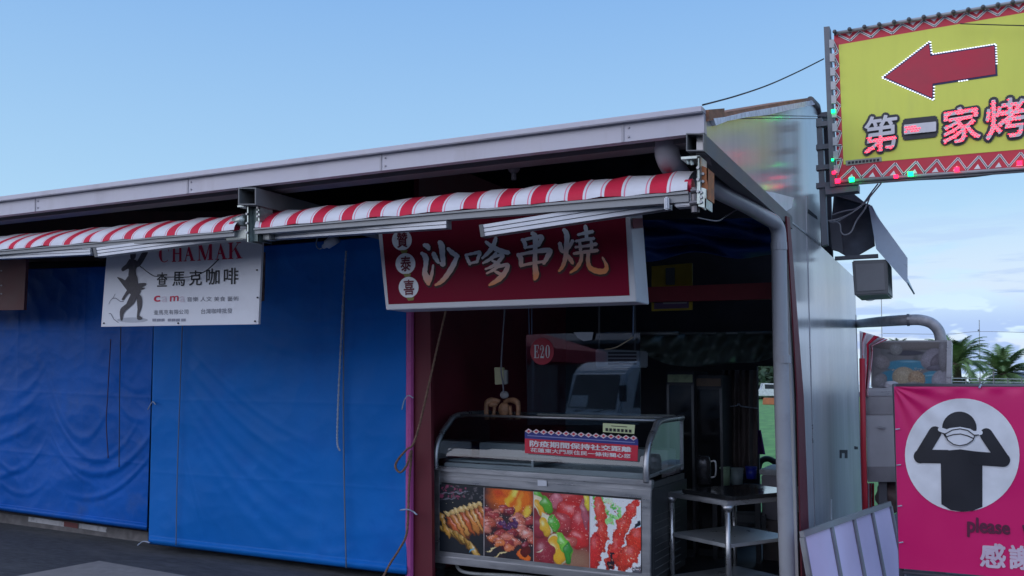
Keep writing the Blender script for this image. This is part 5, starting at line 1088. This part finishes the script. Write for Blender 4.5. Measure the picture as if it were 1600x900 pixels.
# side with louvres
xs_ = X1+.012
MB().box(X1-.012, X1, YZ+.01, YZ+DP-.01, .14, zb0-.01).build('side_panel', M('side_panel_dark', (.10, .105, .11), .5, .5), fz)
for k in range(9):
    z_ = .18+k*.052
    MB().slab([(X1, YZ+.07, z_), (X1, YZ+.70, z_), (X1, YZ+.70, z_+.030), (X1, YZ+.07, z_+.030)], (.003, 0, 0)).slab([(X1+.002, YZ+.07, z_+.028), (X1+.022, YZ+.07, z_+.014), (X1+.022, YZ+.70, z_+.014), (X1+.002, YZ+.70, z_+.028)], (0, 0, .004)).build('louvre', M('louvre', (.13, .135, .14), .45, .6), fz)
for px_, yy in ((682, .06), (1008, .06), (682, .6), (1008, .6)):
    c = Z_(px_, 880); mm = MB(); mm.box(c.x-.03, c.x+.03, YZ+yy-.03, YZ+yy+.03, .09, .15); w_ = mm.build('caster', fzd, fz)
    MB().tube([(c.x-.018, YZ+yy, .045), (c.x+.018, YZ+yy, .045)], .045, 14).build('wheel', black, w_) if False else MB().tube([(c.x-.018, YZ+yy, .045), (c.x+.018, YZ+yy, .045)], .045, 14).build('wheel', black, fz)
cord('hose', [PY(712, 878, 6.25), PY(716, 888, 6.22), PY(726, 894, 6.2), PY(750, 897, 6.2), PY(800, 899, 6.2), PY(850, 903, 6.25)], .014, M('pale_hose', (.42, .44, .44), .5), 'pale drain hose curling under the freezer', cat='hose')
cord('cable', [PZ(655, 900, .006), PZ(668, 893, .006), PZ(684, 897, .006), PZ(700, 905, .006)], .006, M('orange_cable', (.35, .18, .10), .6), 'orange brown cable on the ground by the freezer caster', cat='cable')
# notice board on the lid
nb = thing('notice', PY(907, 720, YZ-.03), 'red and blue social distancing notice with a row of diamonds, fixed on the freezer glass', 'notice')
nq = [(820, 671), (996, 683), (996, 720), (820, 708)]; n_on = lambda o: (lambda px, py: PY(px, py, YZ-.035-o))
MB().slab([n_on(0)(*p) for p in [(820, 682), (997, 695), (996, 721), (820, 708)]], (0, .003, 0)).build('red_panel', M('notice_red', (.58, .015, .045), .4), nb)
MB().slab([n_on(.001)(*p) for p in [(820, 675), (997, 686), (997, 696), (820, 685)]], (0, .003, 0)).build('blue_band', M('notice_blue', (.02, .03, .22), .4), nb)
mw = MB(); mr_ = MB()
for k in range(15):
    cx_ = 826+k*11.7; cy_ = 673.6+k*.77
    polypx(mw, [(cx_-6, cy_), (cx_, cy_-4), (cx_+6, cy_), (cx_, cy_+4)], n_on(.003)); polypx(mr_, [(cx_-3, cy_), (cx_, cy_-2.1), (cx_+3, cy_), (cx_, cy_+2.1)], n_on(.005))
mw.build('diamond_edge', M('notice_pale', (.72, .60, .64), .5), nb); mr_.build('diamond', M('notice_red', (.5, 0, 0)), nb)
m = MB(); text_on(m, '防疫期間保持社交距離', [(828, 688), (986, 698.5), (986, 706.5), (828, 697.5)], n_on(.003), offset=.03); text_on(m, '花蓮東大門原住民一條街關心您', [(829, 699.5), (985, 709.5), (985, 716), (829, 706)], n_on(.003), offset=.02); m.build('lettering', M('notice_white', (.75, .72, .74), .5), nb)
m = MB(); sline(m, [(824, 680.5), (992, 691.5)], 1.4, n_on(.003)); m.build('fine_print', M('notice_lavender', (.22, .24, .5), .5), nb)
yl = thing('price_label', PY(966, 678, YZ-.02), 'small pale yellow label above the red notice', 'label')
MB().slab([PY(*p, YZ-.02) for p in [(942, 661), (992, 664), (991, 678), (942, 675)]], (0, .002, 0)).build('card', M('card_yellow', (.60, .68, .38), .5), yl)
m = MB(); y_on = lambda px, py: PY(px, py, YZ-.024); [polypx(m, [(946+k*6.1, 668.6+k*.42), (950+k*6.1, 668.9+k*.42), (950+k*6.1, 673.6+k*.42), (946+k*6.1, 673.3+k*.42)], y_on) for k in range(7)]; sline(m, [(955, 665.5), (980, 667)], 1, y_on); m.build('lettering', ink, yl)
# ------------------------------------------------------------------ hanging clear panel E20
YE = 6.5
ep = thing('clear_panel', PY(910, 655, YE), 'clear acrylic panel marked E20, hanging above the freezer', 'panel')
MB().slab([PY(822, 523, YE), PY(1000, 517, YE), PY(1001, 664, YE), (PY(824, 664, YE))], (0, .005, 0)).build('sheet', glassy('acrylic', (.80, .85, .9), .045, .02), ep)
m = MB(); polypx(m, circ(847, 549, 18.5, 21, 30), lambda a, b: PY(a, b, YE-.004)); m.build('red_disc', M('e20_red', (.42, .01, .04), .5), ep)
m = MB()
for ch, x0, x1 in (('E', 834, 843), ('2', 843.5, 851), ('0', 851.5, 860)):
    for k, pl in enumerate(serif(ch)): polypx(m, [(x0+(x1-x0)*a, 559.5-20.5*b) for a, b in pl], lambda a, b: PY(a, b, YE-.006-.0004*(k % 3)))
m.build('lettering', M('e20_white', (.7, .7, .74), .5), ep)
m = MB(); m.tube([PY(826, 480, YE), PY(827, 523, YE)], .004, 5).tube([PY(831, 480, YE), PY(831, 523, YE)], .004, 5).tube([PY(990, 478, YE), PY(989, 524, YE)], .006, 5)
m.build('hanging_cord', ropeg, ep)
m = MB(); polypx(m, [(896, 519), (927, 519), (925, 531), (912, 533), (903, 528)], lambda a, b: PY(a, b, YE-.03)); tag(m.build('paper_scrap', M('paper', (.55, .58, .62), .6), None), 'crumpled white scrap on the top edge of the clear panel', 'paper')
m = MB().tube(smoothpath([PY(945, 546, 6.45), PY(962, 543, 6.42), PY(978, 534, 6.42), PY(989, 527, 6.45)]), .005, 5); tag(m.build('wire', M('tan_wire', (.42, .34, .24), .6), None, smooth=True), 'tan wire tied to the top of the clear panel', 'wire')
# louvred air unit and dark cloth behind the panel
au = thing('air_unit', PY(965, 572, 7.2), 'grey louvred air unit behind the clear panel', 'air unit')
MB().slab([PY(930, 545, 7.2), PY(998, 548, 7.2), PY(998, 574, 7.2), PY(930, 574, 7.2)], (0, .25, 0)).build('casing', M('unit_grey', (.34, .37, .40), .5, var=.1), au, bevel=.01)
for k in range(4): MB().slab([PY(950, 550+k*5.5, 7.19), PY(994, 550+k*5.5, 7.19), PY(994, 553+k*5.5, 7.19), PY(950, 553+k*5.5, 7.19)], (0, .02, 0)).build('slat', fzd, au)
for x in (936, 992): MB().tube([PY(x, 548, 7.3), PY(x, 470, 7.3)], .01, 5).build('hanger', darkst, au)
# socket box on cord + hanging brown ornament
sk = thing('socket_box', PY(781, 600, 6.6), 'cream socket box hanging on a grey cord left of the clear panel', 'socket box')
MB().slab([PY(772, 574, 6.6), PY(786, 574, 6.6), PY(786, 600, 6.6), PY(773, 601, 6.6)], (0, .035, 0)).build('box', M('cream_plastic', (.50, .50, .30), .5), sk, bevel=.004)
MB().slab([PY(786, 578, 6.61), PY(792, 578, 6.61), PY(792, 600, 6.61), PY(786, 601, 6.61)], (0, .03, 0)).build('plug', M('plug_grey', (.25, .27, .27), .5), sk, bevel=.004)
MB().tube(smoothpath([PY(789, 478, 6.6), PY(786, 520, 6.6), PY(783, 575, 6.6), PY(786, 600, 6.6), PY(787, 614, 6.6)]), .007, 6).build('cord', M('cord_grey', (.20, .21, .25), .7), sk, smooth=True)
om = thing('wooden_rack', PY(785, 655, 6.62), 'small brown curved wooden rack hanging below the socket box', 'rack')
wd = M('brown_wood', (.30, .16, .09), .55, var=.4, scale=20)
m = MB()
for s_ in (-1, 1):
    m.tube(smoothpath([PY(785+s_*4, 628, 6.62), PY(785+s_*14, 625, 6.6), PY(785+s_*24, 630, 6.58), PY(785+s_*25, 645, 6.58), PY(785+s_*24, 656, 6.58)]), [.02]*7+[.026]*6+[.02]*12, 8)
    m.tube([PY(785+s_*12, 634, 6.6), PY(785+s_*14, 655, 6.6)], .014, 6)
m.ball(PY(788, 640, 6.62), .055, 1, .6, 1.1).ball(PY(770, 632, 6.6), .04, 1.2, .6, .6)
m.build('frame', wd, om, smooth=True)
m = MB(); m.ball(PY(788, 617, 6.62), .036, 1.1, .7, .9); m.build('knot', M('pale_cloth', (.34, .34, .36), .8, bump=.4), om, smooth=True)
# ------------------------------------------------------------------ prep table
tt = .75; TA, TB = PZ(1040, 768, tt), PZ(1137, 783, tt); ab = (TB-TA); abn = ab.normalized(); bc = Vector((-abn.y, abn.x, 0)); ab_l = ab.length
tb = thing('prep_table', TA+ab*.5+bc*.4-Vector((0, 0, tt)), 'stainless prep table with a black top and lower shelf beside the freezer', 'table')
def tslab(o0, o1, d0, d1, z0, z1): 
    A_, B_ = TA+abn*o0+bc*d0, TA+abn*o1+bc*d0; C_, D2 = TA+abn*o1+bc*d1, TA+abn*o0+bc*d1
    m = MB(); v = [Vector((p.x, p.y, z0)) for p in (A_, B_, C_, D2)]; m.slab(v, (0, 0, z1-z0)); return m
tslab(0, ab_l, 0, .72, tt-.035, tt).build('table_top', stl, tb, bevel=.003)
tslab(.14, ab_l+.02, .03, .74, tt+.002, tt+.03).build('black_board', M('black_top', (.012, .013, .015), .12, var=.05), tb, bevel=.003)
legm = M('leg_steel', (.45, .46, .47), .3, .85)
for o_, d in ((.03, .03), (ab_l-.03, .03), (.03, .68), (ab_l-.03, .68)):
    p = TA+abn*o_+bc*d; l_ = MB().tube([(p.x, p.y, 0), (p.x, p.y, tt-.03)], .019, 10).build('leg', legm, tb, smooth=True)
    MB().tube([(p.x, p.y, tt-.08), (p.x, p.y, tt-.034)], [.02, .045], 10).build('gusset', stl, tb, smooth=True)
tslab(.02, ab_l-.02, .02, .70, .43, .455).build('shelf', M('shelf_steel', (.55, .58, .60), .35, .7, var=.06), tb, bevel=.003)
tslab(.02, ab_l-.02, .02, .70, .13, .15).build('shelf', M('shelf_steel', (.5, .5, .5)), tb, bevel=.003)
# kettle on the table
kt = PZ(1100, 762, tt); pot = thing('tall_pot', (kt.x, kt.y, tt+.03), 'dark tall pot with a chrome handle on the prep table', 'pot')
MB().tube([(kt.x, kt.y, tt+.03), (kt.x, kt.y, tt+.2), (kt.x, kt.y, tt+.24)], [.055, .055, .04], 16).build('body', M('dark_steel', (.04, .04, .045), .25, .5), pot, smooth=True)
MB().tube(smoothpath([(kt.x+.055, kt.y, tt+.2), (kt.x+.09, kt.y, tt+.2), (kt.x+.09, kt.y, tt+.1), (kt.x+.055, kt.y, tt+.08)]), .008, 6).build('handle', stl, pot, smooth=True)
# ------------------------------------------------------------------ back of the stall: tall dark units, sheet, foam box, buckets
def cab(name, x0, x1, y0, y1, Y, label, plate=None, knob=None):
    t = thing(name, PY((x0+x1)/2, y1, Y), label, 'cupboard'); t.location.z = 0
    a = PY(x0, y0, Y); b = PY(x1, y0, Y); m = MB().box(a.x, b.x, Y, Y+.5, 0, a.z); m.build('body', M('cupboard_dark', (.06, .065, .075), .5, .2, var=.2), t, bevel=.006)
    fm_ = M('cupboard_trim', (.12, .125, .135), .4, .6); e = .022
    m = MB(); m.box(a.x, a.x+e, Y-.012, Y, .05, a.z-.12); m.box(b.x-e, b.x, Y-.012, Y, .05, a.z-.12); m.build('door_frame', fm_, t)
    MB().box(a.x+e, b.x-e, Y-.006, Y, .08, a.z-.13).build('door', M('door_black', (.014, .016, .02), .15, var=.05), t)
    if plate: MB().box(a.x+.01, b.x-.01, Y-.016, Y-.004, a.z-.10, a.z-.03).build('top_plate', plate, t, bevel=.003)
    return t
cab('tall_cupboard', 1042, 1084, 580, 700, 8.0, 'tall dark cupboard with a pale green top plate', M('plate_green', (.40, .50, .30), .45, dirt=(.1, .14, .1), dscale=14))
cab('tall_cupboard', 1085, 1128, 586, 700, 8.1, 'tall dark cupboard with a brownish top plate', M('plate_brown', (.20, .14, .10), .5, dirt=(.1, .08, .06), dscale=14))
ct = MB(); ct.grid(lambda u, v: PY(1129+55*u, 578+162*v, 8.5+.04*math.sin(u*14+.8*math.sin(v*3))+.02*math.sin(u*31)), 60, 12)
o = ct.build('curtain', M('curtain_brown', (.14, .115, .11), .8, var=.3, scale=3), None, smooth=True); o.modifiers.new('t', 'SOLIDIFY').thickness = .004; tag(o, 'dull brown curtain hanging beside the open back of the stall', 'curtain')
cord('rope', [PY(1129, 636, 8.4), PY(1150, 634, 8.4), PY(1154, 631, 8.4), PY(1160, 635, 8.4), PY(1184, 638, 8.4)], .006, ropew, 'pale rope tied across the brown curtain', None, True)
# clear plastic sheeting sagging under the inner beam
pm = M('plastic_sheet', (.11, .15, .14), .35, var=.2, scale=2, bump=.15, bscale=6, stretch=(1, 1, 3))
ct = MB(); ct.grid(lambda u, v: PY(1000+215*u, 519+v*(30+34*math.exp(-((u-.5)/.25)**2)+12*math.sin(u*9)), 7.7+.05*math.sin(u*40+v*5)+.05*math.sin(v*9+u*7)), 120, 14)
o = ct.build('plastic_sheeting', pm, None, smooth=True); o.modifiers.new('t', 'SOLIDIFY').thickness = .003; tag(o, 'crumpled translucent grey-green plastic sheeting sagging across the back of the stall', 'sheeting')
m = MB().tube([PY(1000, 521, 7.6), PY(1060, 521, 7.6)], .016, 8).tube([PY(1060, 521, 7.65), PY(1215, 520, 7.65)], .010, 8); tag(m.build('curtain_rod', M('rod_grey', (.26, .30, .31), .4, .5), None, smooth=True), 'horizontal grey rod carrying the plastic sheeting', 'rod')
# inner red beam, rolled dark tarp above it, two yellow signs
m = MB().slab([PY(1005, 449, 7.0), PY(1212, 441, 7.0), PY(1212, 467, 7.0), PY(1005, 472, 7.0)], (0, .06, 0)); m.build('cross_beam', M('beam_red', (.24, .025, .035), .5, var=.15), bld)
dt = M('dark_tarpaulin', (.006, .06, .26), .5, var=.3, scale=3)
ct = MB(); ct.grid(lambda u, v: PY(985+232*u, 344-4*u+v*(63-16*math.sin(u*3)*.4)+5*math.sin(u*11)*v, 6.95+.06*math.sin(v*8+u*6)+.04*math.sin(v*15-u*9)), 60, 30)
o = ct.build('tarpaulin', dt, None, smooth=True); o.modifiers.new('t', 'SOLIDIFY').thickness = .004; tag(o, 'dark blue gathered tarpaulin high inside the open stall behind the downpipe', 'tarpaulin')
ys_ = thing('yellow_sign', PY(1050, 445, 7.3), 'dim yellow sign above the red cross beam inside the stall', 'sign'); MB().slab([PY(1018, 416, 7.3), PY(1081, 411, 7.3), PY(1081, 447, 7.3), PY(1018, 448, 7.3)], (0, .03, 0)).build('board', M('sign_yellow', (.42, .30, .02), .5), ys_)
m = MB(); m.slab([PY(1040, 419, 7.29), PY(1054, 418, 7.29), PY(1054, 445, 7.29), PY(1040, 445, 7.29)], (0, .006, 0)); m.build('dark_print', M('print_slate', (.10, .13, .14), .5), ys_)
ys_ = thing('framed_sign', PY(1050, 487, 7.05), 'small yellow framed sign just below the red cross beam', 'sign'); MB().slab([PY(1018, 471, 7.06), PY(1081, 469, 7.06), PY(1081, 484, 7.06), PY(1018, 486, 7.06)], (0, .03, 0)).build('frame', M('sign_yellow', (.4, .3, .02)), ys_)
MB().slab([PY(1022, 473, 7.05), PY(1076, 471, 7.05), PY(1076, 481, 7.05), PY(1022, 483, 7.05)], (0, .006, 0)).build('panel', M('print_purple', (.09, .05, .11), .5), ys_); MB().slab([PY(1036, 472.5, 7.045), PY(1073, 471.5, 7.045), PY(1073, 474, 7.045), PY(1036, 475, 7.045)], (0, .004, 0)).build('title_strip', M('strip_grey', (.3, .3, .3), .5), ys_)
# things by the back opening
fb = thing('foam_box', PY(1204, 765, 8.3), 'white foam box with its lid at the back opening of the stall', 'box'); foam = M('foam_white', (.66, .68, .70), .7, var=.05)
a, b = PY(1189, 742, 8.2), PY(1240, 742, 8.2)
MB().box(a.x, b.x, 8.2, 8.75, 0.36, a.z).build('body', M('foam_side', (.40, .38, .42), .7), fb, bevel=.01); MB().box(a.x-.015, b.x, 8.19, 8.76, a.z+.002, a.z+.05).build('lid', foam, fb, bevel=.01)
MB().box(a.x, b.x, 8.2, 8.75, 0, .355).build('stand', M('box_card', (.26, .22, .21), .8, var=.15), fb)
def bucket(x, y0, y1, wpx, Y, mt, label):
    p = PY(x, y1, Y); q = PY(x, y0, Y); r = wpx/2*Y/1.02/F; t = thing('bucket', (p.x, p.y, p.z), label, 'bucket')
    m = MB().tube([Vector((p.x, Y, p.z)), Vector((p.x, Y, q.z))], [r*.88, r], 18).build('body', mt, t, smooth=True)
    MB().tube([Vector((p.x, Y, q.z-.006)), Vector((p.x, Y, q.z+.012))], r*1.06, 18).build('rim', mt, t)
bc_ = thing('low_bench', PY(1155, 790, 8.2), 'low dark bench carrying the buckets at the back of the stall', 'bench'); bz_ = PY(1132, 759, 8.15).z
a, b = PY(1112, 759, 8.0), PY(1186, 759, 8.0); MB().box(a.x, b.x, 8.0, 8.45, bz_-.03, bz_).build('top', darkwall, bc_)
for x in (a.x+.02, b.x-.02):
    for y in (8.03, 8.42): MB().box(x-.02, x+.02, y-.02, y+.02, 0, bz_-.03).build('leg', darkst, bc_)
bucket(1131, 731, 759, 20, 8.15, M('bucket_green', (.28, .42, .28), .45), 'pale green bucket at the back, left of the blue one')
bucket(1152, 733, 759, 19, 8.2, M('bucket_grey', (.26, .33, .35), .45), 'grey translucent bucket between the green and the blue bucket')
bucket(1174, 731, 748, 17, 8.2, M('bucket_blue', (.015, .03, .38), .4), 'deep blue bucket nearest the back opening')
ct = MB(); ct.grid(lambda u, v: PY(1185+(4+7*v)*u, 672+38*v, 8.6+.03*math.sin(u*6)), 8, 8); o = ct.build('cloth', M('purple_cloth', (.10, .03, .22), .8), None, smooth=True); o.modifiers.new('t', 'SOLIDIFY').thickness = .01; tag(o, 'purple cloth hanging at the edge of the brown curtain', 'cloth')
m = MB(); m.tube(smoothpath([PY(1184, 740, 9.4), PY(1188, 722, 9.4), PY(1200, 717, 9.4), PY(1214, 726, 9.4), PY(1220, 745, 9.4)]), .03, 8); tag(m.build('hose_reel', M('tyre_black', (.03, .03, .035), .7), None, smooth=True), 'black curved hose arching on the lawn beyond the foam box', 'hose')
# ------------------------------------------------------------------ what stands across the lane (seen in the clear panel)
vt = thing('delivery_truck', (0, 0, 0), 'white flat-nosed delivery truck parked across the lane, mirrored in the clear panel', 'truck')
wp = M('truck_white', (.70, .72, .75), .35, coat=.4); gs = M('truck_glass', (.03, .04, .05), .1)
sd_ = [(0, .45), (.0, .95), (.22, 1.75), (.5, 1.95), (1.5, 1.97), (1.5, .45)]
MB().slab([(x, -.85, z_) for x, z_ in sd_], (0, 1.7, 0)).build('cab', wp, vt, bevel=.05)
def onw(u, v, o=.012): return Vector((.22*v-o, -.85+1.7*u, .95+.8*v))
MB().slab([onw(.07, .12), onw(.93, .12), onw(.90, .93), onw(.10, .93)], (.01, 0, .003)).build('windscreen', gs, vt)
for s_ in (-1, 1):
    MB().slab([(.35, s_*.857-.005, 1.08), (1.25, s_*.857-.005, 1.08), (1.25, s_*.857-.005, 1.75), (.52, s_*.857-.005, 1.75)], (0, .01, 0)).build('side_window', gs, vt)
    MB().box(-.03, .02, s_*.6-.12, s_*.6+.12, .62, .76).build('headlight', M('lamp_clear', (.6, .6, .62), .1), vt)
    MB().box(-.05, .05, s_*.98-.05, s_*.98+.05, 1.2, 1.5).build('mirror', black, vt)
    for x in (.75, 3.4): MB().tube([(x, s_*.86, .33), (x, s_*.66, .33)], .33, 18).build('wheel', black, vt)
MB().box(-.06, .05, -.84, .84, .38, .56).build('bumper', M('bumper', (.25, .26, .28), .5), vt, bevel=.02); MB().box(1.55, 4.3, -.85, .85, .6, .72).build('bed', wp, vt)
m = MB().box(1.56, 1.6, -.85, .85, .72, 1.9); m.box(1.6, 4.3, -.85, -.82, .72, 1.1).box(1.6, 4.3, .82, .85, .72, 1.1); m.build('bed_sides', wp, vt)
m = MB(); m.beam((-.02, -.5, .98), (.05, .1, 1.05), .012, .012); m.beam((-.02, .1, .98), (.05, .6, 1.05), .012, .012); m.build('wiper', black, vt)
MB().slab([onw(.1, .14, .02), onw(.42, .14, .02), onw(.42, .42, .02), onw(.1, .42, .02)], (.004, 0, .001)).build('windscreen_card', M('card_white', (.7, .7, .7), .5), vt)
vt.location = (-6.55, -3.2, 0); vt.rotation_euler.z = math.radians(-60)
tn = thing('market_tent', (-10.5, -6.5, 0), 'red market tent across the lane, mirrored in the clear panel', 'tent'); rt = M('tent_red', (.42, .02, .04), .7, var=.1)
z0, z1, z2 = 2.0, 2.3, 3.1; hx = 2.2
B4 = [(-12.7, -8.7), (-8.3, -8.7), (-8.3, -4.3), (-12.7, -4.3)]
m = MB(); m.add([(x, y, z1) for x, y in B4]+[(-10.5, -6.5, z2)], [(0, 1, 4), (1, 2, 4), (2, 3, 4), (3, 0, 4)]); m.add([(x, y, z1) for x, y in B4]+[(x, y, z0) for x, y in B4], [(0, 1, 5, 4), (1, 2, 6, 5), (2, 3, 7, 6), (3, 0, 4, 7)]); m.build('canopy', rt, tn)
for x, y in B4: MB().tube([(x, y, 0), (x, y, z1)], .03, 8).build('leg', M('frame_light', (.3, .3, .3)), tn)

os_ = thing('stall_building', (-14, -13, 0), 'dark stall row across the lane, mirrored in the clear panel', 'building')
MB().box(-40, 14, -16, -13, 0, 2.9).build('wall', M('row_wall', (.09, .085, .09), .8, var=.4, scale=.6), os_)
m = MB(); m.slab([(-41, -12, 2.7), (15, -12, 2.7), (15, -17, 3.9), (-41, -17, 3.9)], (0, 0, .1)); m.build('roof', M('row_roof', (.16, .16, .17), .6), os_)
for k in range(9): MB().box(-38+k*5.6, -34+k*5.6, -12.98, -12.93, 0, 2.4).build('shutter', M(('shutter_blue', 'shutter_grey', 'shutter_maroon')[k % 3], ((.01, .07, .25), (.2, .2, .2), (.12, .02, .03))[k % 3], .6), os_)

crm = M('crate_black', (.03, .032, .04), .5, var=.2)
def crate(px, py, lab, mt, w_=.36, h_=.2, z0=0, yaw=.2):
    p = PZ(px, py, z0); t = thing('crate', (p.x, p.y, z0), lab, 'crate'); m = MB(); c, s_ = math.cos(yaw), math.sin(yaw)
    def R_(x, y, z_): return Vector((p.x+x*c-y*s_, p.y+x*s_+y*c, z0+z_))
    d = .26
    for z1_, z2_ in ((0, .03), (.07, .10), (.14, h_)):
        for (x0, y0, x1, y1) in ((-w_/2, -d/2, w_/2, -d/2+.012), (-w_/2, d/2-.012, w_/2, d/2), (-w_/2, -d/2+.012, -w_/2+.012, d/2-.012), (w_/2-.012, -d/2+.012, w_/2, d/2-.012)):
            m.hexa([R_(x0, y0, z1_), R_(x1, y0, z1_), R_(x1, y0, z2_), R_(x0, y0, z2_)], [R_(x0, y1, z1_), R_(x1, y1, z1_), R_(x1, y1, z2_), R_(x0, y1, z2_)])
    for x in (-w_/2+.02, 0, w_/2-.02):
        for y in (-d/2+.013, d/2-.013): m.hexa([R_(x-.015, y-.004, 0), R_(x+.015, y-.004, 0), R_(x+.015, y-.004, h_), R_(x-.015, y-.004, h_)], [R_(x-.015, y+.004, 0), R_(x+.015, y+.004, 0), R_(x+.015, y+.004, h_), R_(x-.015, y+.004, h_)])
    m.build('slatted_side', mt, t)
    m = MB(); m.hexa([R_(-w_/2+.013, -d/2+.013, .004), R_(w_/2-.013, -d/2+.013, .004), R_(w_/2-.013, -d/2+.013, .012), R_(-w_/2+.013, -d/2+.013, .012)], [R_(-w_/2+.013, d/2-.013, .004), R_(w_/2-.013, d/2-.013, .004), R_(w_/2-.013, d/2-.013, .012), R_(-w_/2+.013, d/2-.013, .012)]); m.build('bottom', mt, t)
crate(1165, 838, 'black slatted crate on the stall floor behind the prep table', crm)
crate(1165, 838, 'dark grey slatted crate stacked on the black one behind the prep table', M('crate_grey', (.09, .10, .11), .5), z0=.205)
pnl = PY(700, 560, 7.4)
